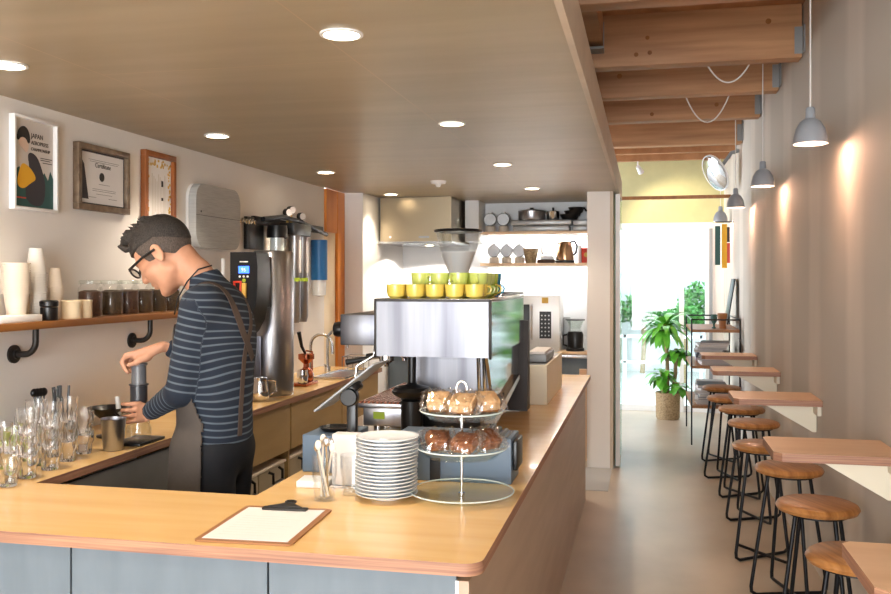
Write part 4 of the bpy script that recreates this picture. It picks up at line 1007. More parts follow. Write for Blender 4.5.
# pale wooden bin beyond the machine
t = thing('wooden_bin', 'pale wooden counter bin with a grey top beyond the espresso machine', 'bin', (-.645, 4.63, CT+.001))
MB().mat(M['cream']).box(0, .145, 0, .012, 0, .205).box(0, .145, .84, .852, 0, .205).box(0, .012, .012, .84, 0, .205).box(.133, .145, .012, .84, 0, .205).box(.012, .133, .012, .84, 0, .012).build('bin_box', None, t)
MB().mat(M['lampg']).box(.012, .133, .012, .84, .17, .20).build('liner', None, t)
t = thing('paper_tray', 'grey wire tray of white napkins on the wooden bin', 'tray', (-.575, 5.0, CT+.2065))
MB().box(-.055, .055, -.20, .20, 0, .04, bev=.004).build('tray', M['lampg'], t)
MB().box(-.045, .045, -.18, .18, .041, .055, bev=.003).build('napkins', M['paper'], t)

# ------------------------------------------------------------ kitchen
KC = .87
t = thing('kitchen_counter', 'kitchen counter with pale top against the back wall behind the bar', 'counter', (-1.35, 7.55, 0))
MB().box(-.87, .885, 0, .54, KC-.03, KC, bev=.003).build('top', M['steel'], t)
MB().box(-.87, .885, .03, .54, 0, KC-.031).build('cabinet', M['bluep'], t)
t = thing('range_hood', 'stainless steel kitchen hood hanging from the ceiling beside the column', 'kitchen hood', (-1.90, 7.3, 1.81))
MB().box(-.31, .31, 0, .78, .012, .392).build('body', M['hoods'], t)
MB().box(-.325, .32, -.012, .785, 0, .016).build('lip', M['steel'], t)
MB().cyl((-.22, -.001, .055), .010, .006, 14, ax=(0, -1, 0)).build('button', M['white'], t)
MB().box(.03, .12, -.003, .0, .045, .062).build('control_strip', M['lampg'], t)
struct(MB().box(-1.56, -1.44, 7.75, 8.1, 1.84, CZ).build('wall_duct', M['wallk']))
shlab = ['upper pale wooden kitchen shelf on the back wall', 'lower pale wooden kitchen shelf on the back wall']
for k, z in enumerate((1.905, 1.625)):
    tag(MB().mat(M['white']).box(0, .975, 0, .27, 0, .025).mat(M['table']).box(0, .975, -.004, 0, 0, .025).build('kitchen_shelf', None, None, (-1.44, 7.83, z)), shlab[k], 'shelf', 'kitchen shelves')
def storagejar(x, z, label):
    t = thing('glass_canister', label, 'jar', (x, 7.93, z), 0, 'round glass canisters on the kitchen shelves')
    MB().cyl((0, .0, .0), .045, .055, 24, bev=.006).build('stand', M['papercup'], t)
    MB().lathe([(0, 0), (.052, .0), (.060, .02), (.052, .05), (0, .055)], (0, -.028, .113), 28, (0, 1, 0)).build('round_body', M['cloud'], t)
    MB().cyl((0, 0, .170), .02, .012, 16).build('stopper', M['porc'], t)
for k, (x, z, lab) in enumerate(((-1.365, 1.93, 'round glass canister, left one on the upper kitchen shelf'), (-1.245, 1.93, 'round glass canister, right one on the upper kitchen shelf'), (-1.33, 1.65, 'round glass canister, leftmost on the lower kitchen shelf'), (-1.215, 1.65, 'round glass canister, middle one on the lower kitchen shelf'), (-1.10, 1.65, 'round glass canister, right one on the lower kitchen shelf'))): storagejar(x, z, lab)
for k, (x, w_, h_) in enumerate(((-.90, .50, .055), (-.62, .2, .05))):
    if k == 0:
        t = thing('baking_tray', 'grey metal baking tray lying on the upper kitchen shelf, under the pot', 'tray', (-.90, 7.93, 1.931))
        MB().box(-.25, .25, -.09, .09, 0, .05, bev=.012).build('lower_tray', M['cloud'], t)
        MB().box(-.27, .27, -.095, .095, .052, .10, bev=.014).build('upper_tray', M['cloud'], t)
t = thing('tray_set', 'short grey tray at the right end of the upper kitchen shelf', 'tray', (-.56, 7.93, 1.931))
MB().box(-.06, .085, -.09, .09, 0, .045, bev=.01).build('lower_tray', M['cloud'], t)
MB().box(-.06, .085, -.09, .09, .047, .095, bev=.01).build('upper_tray', M['cloud'], t)
t = thing('cooking_pot', 'steel cooking pot with lid on the trays of the upper kitchen shelf', 'pot', (-.99, 7.93, 2.034))
MB().lathe([(0, 0), (.115, 0), (.12, .01), (.12, .075), (.125, .08), (.10, .088), (0, .095)], n=36).build('body', M['steelb'], t)
MB().cyl((0, 0, .093), .018, .018, 16).build('lid_knob', M['blk'], t)
MB().tube([(.12, -.03, .06), (.15, -.02, .06), (.15, .02, .06), (.12, .03, .06)], .006, 8).build('handle', M['steel'], t)
t = thing('small_saucepan', 'small grey saucepan between the pot and the black pans', 'pot', (-.80, 7.93, 2.034))
MB().lathe([(0, 0), (.05, 0), (.055, .008), (.055, .07), (.058, .074), (.03, .082), (0, .086)], n=28).build('body', M['steel'], t)
MB().cyl((0, 0, .084), .010, .025, 12).build('lid_knob', M['blk'], t)
t = thing('black_pans', 'nested black pans at the right end of the upper kitchen shelf', 'pan', (-.625, 7.93, 2.034))
m_ = MB()
for k, (dx, r, z) in enumerate(((-.03, .088, .0), (.0, .08, .032), (.03, .072, .062))): m_.lathe([(0, z), (r*.75, z), (r, z+.045), (r-.004, z+.045), (r*.72, z+.005), (0, z+.004)], (dx, 0, 0), 28)
m_.build('pans', M['blk'], t)
MB().tube([(.06, -.02, .05), (.10, -.04, .10), (.12, -.05, .07)], .009, 8).build('handle', M['blk'], t)
# lower shelf
t = thing('wooden_basket', 'small wooden basket on the lower kitchen shelf', 'basket', (-1.0, 7.93, 1.651))
MB().lathe([(0, 0), (.045, 0), (.072, .13), (.066, .13), (.04, .01), (0, .01)], n=12, sharp=True).build('basket', M['basket'], t)
t = thing('wire_whisks', 'steel wire utensils standing on a dark tray on the lower kitchen shelf', 'utensils', (-.86, 7.93, 1.651))
MB().box(-.075, .075, -.06, .06, 0, .03, bev=.005).build('tray', M['brown'], t)
MB().box(-.05, .065, -.05, .05, .031, .065, bev=.01).build('white_block', M['porc'], t)
m_ = MB()
for k in range(4): m_.tube([(.035*math.cos(a*PI/6)*(.4+.2*k)-.02, .01*k, .12+.05*math.sin(a*PI/6)) for a in range(12)], .0025, 6, closed=True)
m_.build('wire_loops', M['steel'], t)
t = thing('electric_kettle', 'brushed steel electric kettle with black handle on the lower kitchen shelf', 'kettle', (-.695, 7.93, 1.651))
MB().cyl((0, 0, 0), .085, .022, 32, bev=.004).build('power_base', M['blk'], t)
MB().lathe([(0, .024), (.078, .024), (.080, .04), (.068, .13), (.052, .185), (.03, .195), (0, .197)], n=36).build('body', mat('warm steel', '#b08d6c', .25, metal=1), t)
MB().tube([(.045, 0, .185), (.085, 0, .19), (.105, 0, .15), (.095, 0, .09), (.075, 0, .07)], .011, 10).build('handle', M['blk'], t)
MB().tube([(-.05, 0, .15), (-.075, 0, .185)], .012, 10).build('spout', M['steel'], t)
tag(MB().box(-.012, .012, -.05, .05, 0, .16, bev=.003).build('slim_carton', M['paper'], None, (-.565, 7.93, 1.651), 0), 'slim white carton between the kettle and the red tin', 'carton')
t = thing('red_tin', 'red and gold tea tin at the right end of the lower kitchen shelf', 'tin', (-.505, 7.93, 1.651))
MB().box(-.042, .042, -.05, .05, 0, .13, bev=.006).build('body', M['red'], t)
MB().cyl((0, -.0505, .07), .022, .001, 20, ax=(0, -1, 0)).build('gold_emblem', M['gold'], t)
t = thing('oven', 'stainless steel microwave oven with black key panel on the kitchen counter', 'microwave', (-1.10, 7.62, KC+.001))
MB().box(0, .385, 0, .40, 0, .50, bev=.004).build('body', mat('pale oven steel', '#dcdcdc', .4, metal=.55), t)
MB().box(.01, .13, -.012, -.001, .10, .42, bev=.004).build('door_window', M['blk'], t)
MB().tube([(.15, -.002, .12), (.15, -.03, .14), (.15, -.03, .40), (.15, -.002, .42)], .009, 8).build('handle', M['chrome'], t)
k_ = MB().box(.215, .315, -.008, -.001, .13, .36).build('key_panel', M['blk'], t)
m_ = MB()
for a in range(3):
    for b in range(6): m_.cyl((.235+.03*a, -.008, .155+.034*b), .007, .002, 10, ax=(0, -1, 0))
m_.build('key', M['cloud'], k_)
MB().box(.235, .29, -.006, -.001, .43, .48).build('maker_mark', M['gold'], t)
t = thing('black_coffee_maker', 'black coffee maker with glass top on a tray at the kitchen counter end', 'coffee maker', (-.59, 7.72, KC+.022))
MB().lathe([(0, 0), (.078, 0), (.078, .02), (.065, .03), (.07, .14), (.06, .165), (0, .165)], n=32).build('body', M['blk'], t)
MB().lathe([(.055, .165), (.045, .19), (.075, .255), (.08, .262), (.072, .262), (.04, .19)], n=32).build('glass_top', M['glassd'], t)
MB().lathe([(.075, .262), (.084, .262), (.084, .272), (.0, .272)], n=32).build('rim', M['blk'], t)
MB().tube([(-.065, 0, .14), (-.10, 0, .13), (-.10, 0, .05), (-.065, 0, .04)], .009, 8).build('handle', M['blk'], t)
tag(MB().box(-.13, .12, -.12, .15, 0, .02, bev=.005).build('serving_tray', M['table'], None, (-.60, 7.69, KC+.001)), 'pale wooden tray under the black coffee maker', 'tray')
tag(MB().box(-.03, .03, -.03, .03, 0, .30, bev=.006).build('steel_bottle', M['cloud'], None, (-.68, 7.95, KC+.001)), 'grey upright container between the microwave and the coffee maker', 'container')

# ------------------------------------------------------------ the barista
class Field:
    def __init__(s, lo, hi, res):
        s.lo = np.array(lo, float); s.res = res
        n = [int(math.ceil((hi[i]-lo[i])/res))+1 for i in range(3)]
        s.ax = [np.arange(n[i], dtype=np.float32)*res+np.float32(lo[i]) for i in range(3)]
        s.V = np.full(n, .05, np.float32)
    def _sl(s, lo, hi, pad=.05):
        out = []
        for i in range(3):
            a = max(0, int((lo[i]-pad-s.lo[i])/s.res)); b = min(len(s.ax[i]), int((hi[i]+pad-s.lo[i])/s.res)+2); out.append(slice(a, max(a, b)))
        return tuple(out)
    def _grid(s, sl): return (s.ax[0][sl[0]][:, None, None], s.ax[1][sl[1]][None, :, None], s.ax[2][sl[2]][None, None, :])
    def _merge(s, sl, d, k, sub=False):
        v = s.V[sl]
        if sub: d = -d; h = np.clip(.5-.5*(d-v)/k, 0, 1) if k else None; s.V[sl] = np.maximum(v, d) if not k else v*h+d*(1-h)+k*h*(1-h); return
        h = np.clip(.5+.5*(d-v)/k, 0, 1); s.V[sl] = d*(1-h)+v*h-k*h*(1-h)
    def cone(s, a, b, ra, rb, k=.015, sub=False):
        a = np.array(a, float); b = np.array(b, float); r = max(ra, rb)
        sl = s._sl(np.minimum(a, b)-r, np.maximum(a, b)+r); X, Y, Z = s._grid(sl)
        if 0 in s.V[sl].shape: return s
        ab = b-a; L2 = float(ab@ab)+1e-12
        t = np.clip(((X-a[0])*ab[0]+(Y-a[1])*ab[1]+(Z-a[2])*ab[2])/L2, 0, 1)
        d = np.sqrt((X-a[0]-t*ab[0])**2+(Y-a[1]-t*ab[1])**2+(Z-a[2]-t*ab[2])**2)-(ra+(rb-ra)*t)
        s._merge(sl, d.astype(np.float32), k, sub); return s
    def ell(s, c, r, R=None, k=.015, sub=False):
        c = np.array(c, float); m = max(r); sl = s._sl(c-m, c+m); X, Y, Z = s._grid(sl)
        if 0 in s.V[sl].shape: return s
        X, Y, Z = X-c[0], Y-c[1], Z-c[2]
        if R is not None:   # rows of R: local axes
            X, Y, Z = (R[0][0]*X+R[0][1]*Y+R[0][2]*Z, R[1][0]*X+R[1][1]*Y+R[1][2]*Z, R[2][0]*X+R[2][1]*Y+R[2][2]*Z)
        k0 = np.sqrt((X/r[0])**2+(Y/r[1])**2+(Z/r[2])**2); k1 = np.sqrt((X/r[0]**2)**2+(Y/r[1]**2)**2+(Z/r[2]**2)**2)+1e-9
        s._merge(sl, (k0*(k0-1)/k1).astype(np.float32), k, sub); return s
    def cut(s, fn):   # keep where fn(X,Y,Z) <= 0
        X, Y, Z = np.meshgrid(*s.ax, indexing='ij', sparse=True); s.V = np.maximum(s.V, fn(X, Y, Z).astype(np.float32)); return s
    def mesh(s):
        V = s.V; S = V < 0; n = V.shape
        c = [np.zeros((n[0]-1, n[1]-1, n[2]-1), np.float32) for _ in range(3)]; cnt = np.zeros_like(c[0])
        def sl3(o, ax=None): return tuple(slice(o[i], n[i]-1+o[i]) for i in range(3))
        for axis in range(3):
            others = [i for i in range(3) if i != axis]
            for u in (0, 1):
                for v in (0, 1):
                    o = [0, 0, 0]; o[others[0]] = u; o[others[1]] = v; p = list(o); p[axis] = 1
                    A, B = V[sl3(o)], V[sl3(p)]; x = (A < 0) != (B < 0)
                    t = np.where(x, A/np.where(x, A-B, 1), 0)
                    cnt += x
                    c[axis] += t; c[others[0]] += u*x; c[others[1]] += v*x
        act = cnt > 0; idx = -np.ones(cnt.shape, np.int64); ii = np.argwhere(act); idx[act] = np.arange(len(ii))
        pos = np.stack([(c[a][act]/cnt[act]+ii[:, a])*s.res+s.lo[a] for a in range(3)], 1)
        quads = []
        for axis in range(3):
            o1, o2 = [(1, 2), (2, 0), (0, 1)][axis]
            a = [slice(None)]*3; b = [slice(None)]*3; a[axis] = slice(0, n[axis]-1); b[axis] = slice(1, n[axis])
            x = S[tuple(a)] != S[tuple(b)]; f = np.argwhere(x); f = f[(f[:, o1] > 0) & (f[:, o2] > 0) & (f[:, o1] < n[o1]-1) & (f[:, o2] < n[o2]-1)]
            inside = S[f[:, 0], f[:, 1], f[:, 2]]
            def g(d1, d2):
                q = f.copy(); q[:, o1] -= d1; q[:, o2] -= d2; return idx[q[:, 0], q[:, 1], q[:, 2]]
            Q = np.stack([g(1, 1), g(0, 1), g(0, 0), g(1, 0)], 1); Q[~inside] = Q[~inside][:, ::-1]; quads.append(Q)
        return pos, np.concatenate(quads)
def sdf_obj(name, F, m, parent, keep=None, smooth=2):
    pos, Q = F.mesh(); me = bpy.data.meshes.new(name)
    me.from_pydata(pos.tolist(), [], Q.tolist()); me.update()
    bm = bmesh.new(); bm.from_mesh(me)
    for _ in range(smooth): bmesh.ops.smooth_vert(bm, verts=bm.verts, factor=.5, use_axis_x=True, use_axis_y=True, use_axis_z=True)
    if keep:
        bmesh.ops.delete(bm, geom=[f for f in bm.faces if not keep(f.calc_center_median())], context='FACES')
    for f in bm.faces: f.smooth = True
    bm.to_mesh(me); bm.free(); me.materials.append(m)
    o = bpy.data.objects.new(name, me); col.objects.link(o); o.parent = parent; return o

B0 = Vector((-1.61, 3.12, 0))
# head frame: facing left (-X), bowed 38 degrees, turned slightly to the viewer
yaw = math.radians(186); pit = math.radians(-38)
Fd = Vector((math.cos(yaw)*math.cos(pit), math.sin(yaw)*math.cos(pit), math.sin(pit)))
Ld = Vector((-math.sin(yaw), math.cos(yaw), 0)); Ud = Fd.cross(Ld)
HO = Vector((-.193, -.022, 1.596)); HS = 1.15
def H(x, y, z): return HO+HS*(x*Fd+y*Ld+z*Ud)
RH = [list(Fd), list(Ld), list(Ud)]
def hr(*r): return tuple(HS*v for v in r)
J = dict(Lsh=Vector((.02, -.150, 1.405)), Lel=Vector((-.045, -.160, 1.095)), Lwr=Vector((-.250, -.035, .990)),
         Rsh=Vector((-.06, .165, 1.405)), Rel=Vector((-.13, .235, 1.17)), Rwr=Vector((-.275, .128, 1.232)))
def torso(F, e=0, k=.04):
    F.ell((.018, .005, .93), (.118+e, .160+e, .17+e), k=k); F.ell((.015, .005, 1.10), (.124+e, .162+e, .2+e), k=k)
    F.ell((.015, .008, 1.27), (.132+e, .182+e, .21+e), k=k)
    F.cone((.03, -.115, 1.415), (-.02, .125, 1.42), .065+e, .065+e, k=k)
    F.cone((.005, .005, 1.43), (-.055, .0, 1.53), .068+e, .060+e, k=.03)
def arms(F, e=0, tail=0):
    F.cone(J['Lsh'], J['Lel'], .062+e, .050+e, k=.03); F.cone(J['Lel'], J['Lwr'], .050+e, .028+e, k=.012)
    F.cone(J['Rsh'], J['Rel'], .055+e, .044+e, k=.03); F.cone(J['Rel'], J['Rwr'], .044+e, .027+e, k=.012)
def legs(F, e=0, z0=.09):
    F.ell((.022, .01, .87), (.112+e, .158+e, .13+e), k=.03)
    for sy, kx in ((-1, .06), (1, .02)):
        F.cone((.028, .01+sy*.080, .84), (kx, .01+sy*.09, .47), .084+e, .058+e, k=.03)
        F.cone((kx, .01+sy*.10, .47), (kx+.02, .01+sy*.11, z0), .058+e, .042+e, k=.02)
man = thing('person', 'person in striped navy shirt, apron and glasses pressing coffee at the bench', 'person', tuple(B0))
F = Field((-.50, -.30, 0), (.24, .36, 1.80), .005)
torso(F, -.016); arms(F, -.010); legs(F, -.014, .08)
for sy, kx in ((-1, .08), (1, .04)): F.cone((kx, .01+sy*.11, .05), (kx-.13, .01+sy*.12, .03), .036, .028, k=.02)
# neck, skull, face
F.cone((-.02, .005, 1.45), H(-.045, 0, -.045), .060, .057, k=.03)
F.ell(H(-.012, 0, .028), hr(.098, .077, .088), RH, .01); F.ell(H(.022, 0, -.028), hr(.070, .062, .088), RH, .02)
for sy in (1, -1):
    F.cone(H(-.005, sy*.046, -.062), H(.055, sy*.018, -.100), .026, .020, .02)
    F.ell(H(.052, sy*.036, -.028), hr(.028, .024, .026), RH, .02)
    F.cone(H(.084, sy*.012, .022), H(.076, sy*.042, .020), .011, .010, .012)
    F.ell(H(.082, sy*.030, .004), hr(.012, .015, .010), RH, .006, sub=True)
    F.ell(H(.073, sy*.030, .003), hr(.013, .014, .012), RH, .003)
    ey = H(-.014, sy*.079, -.004)
    F.ell(ey, hr(.019, .007, .031), RH, .006); F.ell(H(-.010, sy*.087, .0), hr(.010, .006, .018), RH, .003, sub=True)
    F.ell(H(-.012, sy*.078, -.028), hr(.010, .007, .011), RH, .005)
F.ell(H(.066, 0, -.103), hr(.020, .020, .016), RH, .015)
F.cone(H(.084, 0, .012), H(.103, 0, -.030), .009, .013, .012); F.ell(H(.094, .013, -.034), hr(.010, .009, .008), RH, .008); F.ell(H(.094, -.013, -.034), hr(.010, .009, .008), RH, .008)
F.ell(H(.083, 0, -.060), hr(.012, .024, .006), RH, .006); F.ell(H(.081, 0, -.073), hr(.012, .021, .007), RH, .006)
F.ell(H(.095, 0, -.0665), hr(.010, .022, .0016), RH, .002, sub=True)
# left hand round the server neck (PX,PY = press axis)
PX, PY = PXY[0]-B0.x, PXY[1]-B0.y
w_ = J['Lwr']
for i, z in enumerate((1.014, .992, .969, .948)):
    kn = Vector((PX+.028-.004*i*.3, PY-.052, z)); r = (.0088, .0092, .0088, .0078)[i]
    F.cone(w_+Vector((-.005, 0, (z-.985)*.5)), kn+Vector((.006, 0, 0)), .015, .0105, .008)
    m1 = Vector((PX-.018, PY-.058, z-.003-.002*i)); m2 = Vector((PX-.052, PY-.034, z-.006-.004*i)); tp = Vector((PX-.058, PY-.004-.004*i, z-.008-.004*i))
    F.cone(kn, m1, r+.0014, r, .003); F.cone(m1, m2, r, r-.001, .001); F.cone(m2, tp, r-.001, r-.0025, .002)
F.cone(w_+Vector((-.02, .01, .01)), (PX+.055, PY-.010, 1.004), .015, .012, .012); F.cone((PX+.055, PY-.010, 1.004), (PX+.045, PY+.030, 1.012), .0105, .008, .004)
# right hand pushing the plunger down, fingers curled over its top
w_ = J['Rwr']; TZ = .967+.202
for i, dy in enumerate((-.030, -.010, .010, .028)):
    kn = Vector((PX-.040+.005*abs(i-1), PY+dy*1.15, TZ+.030)); r = (.0092, .0095, .009, .008)[i]
    F.cone(w_+Vector((-.01, (dy)*.5, 0)), kn, .018, .0125, .012)
    m1 = kn+Vector((-.016, dy*.15, -.024)); m2 = m1+Vector((.014, 0, -.028)); tp = m2+Vector((.014, 0, -.014))
    F.cone(kn, m1, r+.001, r, .003); F.cone(m1, m2, r, r-.001, .002); F.cone(m2, tp, r-.001, r-.002, .002)
F.ell((PX+.015, PY, TZ+.020), (.040, .034, .018), None, .01)
F.cone(w_+Vector((-.02, -.02, -.012)), (PX+.012, PY-.040, TZ+.004), .015, .0115, .010); F.cone((PX+.012, PY-.040, TZ+.004), (PX-.020, PY-.040, TZ-.006), .0105, .0085, .003)
sdf_obj('body', F, M['skin'], man, smooth=1)
# shirt
F = Field((-.32, -.28, .84), (.24, .34, 1.62), .006)
torso(F, .006); arms(F, .004)
for p, q, d0 in ((J['Lel'], J['Lwr'], .0), (J['Rel'], J['Rwr'], .0)):
    for t_ in (.25, .45, .62, .8): F.cone(p.lerp(q, t_), p.lerp(q, t_+.02), .044-.012*t_, .046-.012*t_, .008)
def hemcut(X, Y, Z): return (.885+.10*(-X+.03)*0+.012*np.sin(Y*30)) - Z
F.cut(hemcut)
def colcut(X, Y, Z): return (Z-1.522)*.9+(-X-.03)*.42
F.cut(colcut)
for nm in ('L', 'R'):
    wv = J[nm+'wr']; dv = (wv-J[nm+'el']).normalized(); c0 = wv-dv*.012
    F.cut(lambda X, Y, Z: np.where((X-wv.x)**2+(Y-wv.y)**2+(Z-wv.z)**2 < .006, (X-c0.x)*dv.x+(Y-c0.y)*dv.y+(Z-c0.z)*dv.z, -1))
sh = sdf_obj('shirt', F, M['stripe'], man, smooth=2)
at = sh.data.attributes.new('stripe', 'FLOAT', 'POINT')
vals = []
def seg(p, a, b):
    ab = b-a; t_ = max(0, min(1, (p-a).dot(ab)/ab.length_squared)); return (p-(a+ab*t_)).length, t_*ab.length
PITCH = .0265
for v in sh.data.vertices:
    p = v.co; best = None
    for s_ in ('L', 'R'):
        d1, l1 = seg(p, J[s_+'sh'], J[s_+'el']); d2, l2 = seg(p, J[s_+'el'], J[s_+'wr']); L1 = (J[s_+'el']-J[s_+'sh']).length
        for d_, l_ in ((d1/.056, l1), (d2/.046, L1+l2)):
            if best is None or d_ < best[0]: best = (d_, l_)
    out = abs(p.y-.008) > .135 or p.x < -.125
    if best[0] < 1.18 and out and p.z < 1.43: vals.append(best[1]/PITCH+.4)
    else: vals.append((1.60-p.z+.04*noise.noise(p*4)+.12*max(0, (abs(p.y)-.07)) * (1 if p.z > 1.33 else 0))/PITCH)
at.data.foreach_set('value', vals)
F = Field((-.02-.14, -.22, .05), (.24, .24, 1.0), .007)
legs(F, .008, .07)
for sy, kx in ((-1, .06), (1, .02)):
    F.cone((kx+.01, .01+sy*.105, .3), (kx+.02, .01+sy*.11, .06), .062, .062, .02)
F.cut(lambda X, Y, Z: .06-Z)
sdf_obj('trousers', F, M['trous'], man)
MB().box(.098, .101, -.125, -.085, .835, .838).build('pocket_mark', M['strap'], man)
for sy, kx in ((-1, .08), (1, .04)):
    F = Field((kx-.22, .01+sy*.115-.08, -.01), (kx+.09, .01+sy*.115+.08, .12), .006)
    F.ell((kx-.0, .01+sy*.11, .045), (.055, .043, .045), None, .02); F.ell((kx-.10, .01+sy*.12, .032), (.085, .045, .034), None, .03)
    F.cut(lambda X, Y, Z: .002-Z)
    sdf_obj('shoe', F, M['blk'], man)
# apron : front sheet offset from the clothes, waist to knee, with bib
F = Field((-.22, -.25, .45), (.24, .27, 1.36), .008)
torso(F, .016, .05); legs(F, .02, .2)
F.cone((-.02, -.08, .86), (-.04, -.10, .45), .095, .10, .05); F.cone((-.02, .09, .86), (-.04, .11, .45), .095, .10, .05); F.cone((-.03, 0, .86), (-.05, 0, .45), .10, .10, .05)
def apk(c):
    a = abs(math.atan2(c.y-.005, -(c.x-.02)))
    lim = math.radians(98) if c.z < .98 else math.radians(98-(c.z-.98)*145)
    return .47 < c.z < 1.33 and a < lim
ap = sdf_obj('apron', F, M['apron'], man, keep=apk)
sm = ap.modifiers.new('solid', 'SOLIDIFY'); sm.thickness = .003; sm.offset = 1
# straps snapped to the shirt surface
bvh = BVHTree.FromPolygons([v.co.copy() for v in sh.data.vertices], [tuple(p.vertices) for p in sh.data.polygons])
def ribbon(name, pts, w_, m, n=40):
    P = [Vector(p) for p in pts]; L = [0]
    for a, b in zip(P, P[1:]): L.append(L[-1]+(b-a).length)
    S = []
    for i in range(n+1):
        u = L[-1]*i/n; k = max(j for j in range(len(P)-1) if L[j] <= u+1e-9); S.append(P[k].lerp(P[k+1], (u-L[k])/(L[k+1]-L[k])))
    Q = []
    for p in S:
        c, nn, _, _ = bvh.find_nearest(p); Q.append((c+nn*.0045, nn))
    for _ in range(3): Q = [Q[0]]+[((Q[i-1][0]+Q[i][0]*2+Q[i+1][0])/4, (Q[i-1][1]+Q[i][1]+Q[i+1][1]).normalized()) for i in range(1, len(Q)-1)]+[Q[-1]]
    mb = MB(); prev = None; vs = []
    for i, (c, nn) in enumerate(Q):
        t_ = (Q[min(i+1, n)][0]-Q[max(i-1, 0)][0]).normalized(); s_ = t_.cross(nn).normalized()*w_/2
        vs.append([mb.bm.verts.new(c+s_-nn*.001), mb.bm.verts.new(c+s_+nn*.0022), mb.bm.verts.new(c-s_+nn*.0022), mb.bm.verts.new(c-s_-nn*.001)])
    for A, Bv in zip(vs, vs[1:]): mb._fin([mb.bm.faces.new((A[k], A[(k+1) % 4], Bv[(k+1) % 4], Bv[k])) for k in range(4)], True)
    mb._fin([mb.bm.faces.new(vs[0]), mb.bm.faces.new(vs[-1][::-1])]); mb.build(name, m, man)
ribbon('apron_strap', [(-.11, -.075, 1.30), (-.06, -.095, 1.44), (.02, -.085, 1.48), (.09, -.06, 1.40), (.145, -.05, 1.30), (.15, .02, 1.20)], .030, M['strap'])
ribbon('apron_strap', [(-.13, .08, 1.30), (-.08, .09, 1.44), (.0, .09, 1.48), (.07, .06, 1.42), (.14, .01, 1.32), (.155, -.04, 1.25), (.16, -.05, 1.12), (.16, -.055, 1.0), (.15, -.06, .92)], .022, M['strap'])
MB().tube([(-.125, -.062, 1.37), (-.105, -.075, 1.43), (-.068, -.069, 1.495), (-.025, -.066, 1.54), (.012, -.03, 1.555)], .003, 8).build('neck_cord', M['blk'], man)
# hair : dark crown, shorter grey sides
def hairfield(rx, ry, rz, up, amp, seed, lim):
    lo = HO-Vector((.2, .2, .2)); hi = HO+Vector((.2, .2, .22)); F = Field(tuple(lo), tuple(hi), .005)
    F.ell(H(-.012, 0, up), hr(rx, ry, rz), RH, .01)
    X, Y, Z = np.meshgrid(*F.ax, indexing='ij'); rel = [X-HO.x, Y-HO.y, Z-HO.z]
    u = (rel[0]*Fd.x+rel[1]*Fd.y+rel[2]*Fd.z)/HS; v = (rel[0]*Ld.x+rel[1]*Ld.y+rel[2]*Ld.z)/HS; w = (rel[0]*Ud.x+rel[1]*Ud.y+rel[2]*Ud.z)/HS
    if amp: F.V = F.V-(amp*(np.sin(u*210+seed)*np.sin(v*190+1.3)+.5*np.sin(u*330+v*280))*np.clip((w-.02)*14, 0, 1)).astype(np.float32)
    F.V = np.maximum(F.V, lim(u, v, w).astype(np.float32)); return F
F = hairfield(.106, .080, .100, .034, .0015, 1, lambda u, v, w: np.maximum(.052-w+np.where(u < -.03, (u+.03)*.75, 0)-.25*np.clip(.03-u, 0, .03), u-.086+.2*(w-.06)))
F.cone(H(.055, .02, .112), H(.094, .02, .108), .020, .008, .012); F.cone(H(.05, -.025, .112), H(.088, -.02, .108), .022, .008, .012)
for q in range(26):
    rq = random.Random(q); u_ = rq.uniform(-.06, .085); v_ = rq.uniform(-.05, .05); zt = .034+.100*math.sqrt(max(.05, 1-(u_/.12)**2-(v_/.085)**2))
    F.cone(H(u_, v_, zt-.01), H(u_+.012, v_*1.15, zt+.014), .010, .003, .008)
sdf_obj('hair', F, M['hair'], man, smooth=1)
F = hairfield(.101, .0800, .092, .027, 0, 2, lambda u, v, w: np.maximum(np.maximum(-.012-w+np.where(u < -.025, (u+.025)*.9, 0), u-.045-.35*(w-.03)), w-.075))
sdf_obj('side_hair', F, M['hairg'], man, smooth=1)
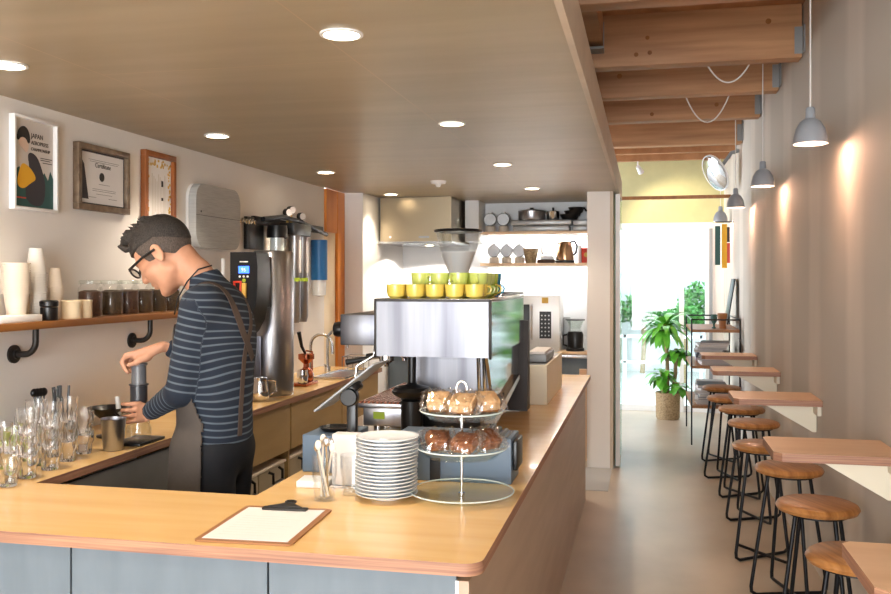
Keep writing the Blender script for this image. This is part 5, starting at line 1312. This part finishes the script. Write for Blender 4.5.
# glasses
g = MB()
for sy in (1, -1):
    g.tube([H(-.015, sy*.087, .008), H(.03, sy*.085, .013), H(.098, sy*.074, .012)], .0052, 8)
    g.tube([tuple(H(.104, sy*(.034+.027*math.cos(a*PI/10)), .002+.018*math.sin(a*PI/10))) for a in range(20)], .0036, 8, closed=True)
    g.tube([H(.098, sy*.070, .014), H(.104, sy*.060, .012)], .0042, 8)
g.tube([H(.104, .009, .006), H(.107, 0, .009), H(.104, -.009, .006)], .003, 8)
gl_ = g.build('glasses', M['blk'], man)
for sy in (1, -1):
    MB().prism([(.034*sy+.024*math.cos(a*PI/10), .002+.016*math.sin(a*PI/10)) for a in range(20)], 0, .001, 'YZ').build('lens', M['glass'], gl_, ).matrix_local = Matrix(((HS*Fd.x, HS*Ld.x, HS*Ud.x, H(.104, 0, 0).x), (HS*Fd.y, HS*Ld.y, HS*Ud.y, H(.104, 0, 0).y), (HS*Fd.z, HS*Ld.z, HS*Ud.z, H(.104, 0, 0).z), (0, 0, 0, 1)))

# ------------------------------------------------------------ kitchen lamps
for k, (z, wd) in enumerate(((1.903, .9), (1.623, .9))):
    t = thing('shelf_light', ['slim lit strip lamp under the upper kitchen shelf', 'slim lit strip lamp under the lower kitchen shelf'][k], 'strip light', (-.95, 8.03, z), 0, 'strip lamps under the kitchen shelves')
    MB().box(-.45, .45, -.012, .012, -.012, -.001).build('housing', M['white'], t)
    MB().box(-.44, .44, -.010, .010, -.014, -.0125).build('diffuser', M['led'], t)
    l = bpy.data.lights.new('strip_lamp', 'AREA'); l.shape = 'RECTANGLE'; l.size = .88; l.size_y = .02; l.energy = 2.6; l.color = (.93, .96, 1)
    o = bpy.data.objects.new('strip_lamp', l); col.objects.link(o); o.parent = t; o.location = (0, 0, -.016)
t = thing('hood_lamp', 'small lit lamp under the steel kitchen hood', 'lamp', (-1.85, 7.6, 1.808))
MB().cyl((0, 0, -.006), .04, .006, 24).build('housing', M['white'], t)
MB().lathe([(0, -.0065), (.034, -.0065)], n=24).build('lens', M['led'], t)
l = bpy.data.lights.new('hood_glow', 'SPOT'); l.energy = 16; l.color = (1, .95, .88); l.spot_size = math.radians(150)
o = bpy.data.objects.new('hood_glow', l); col.objects.link(o); o.parent = t; o.location = (0, 0, -.012)
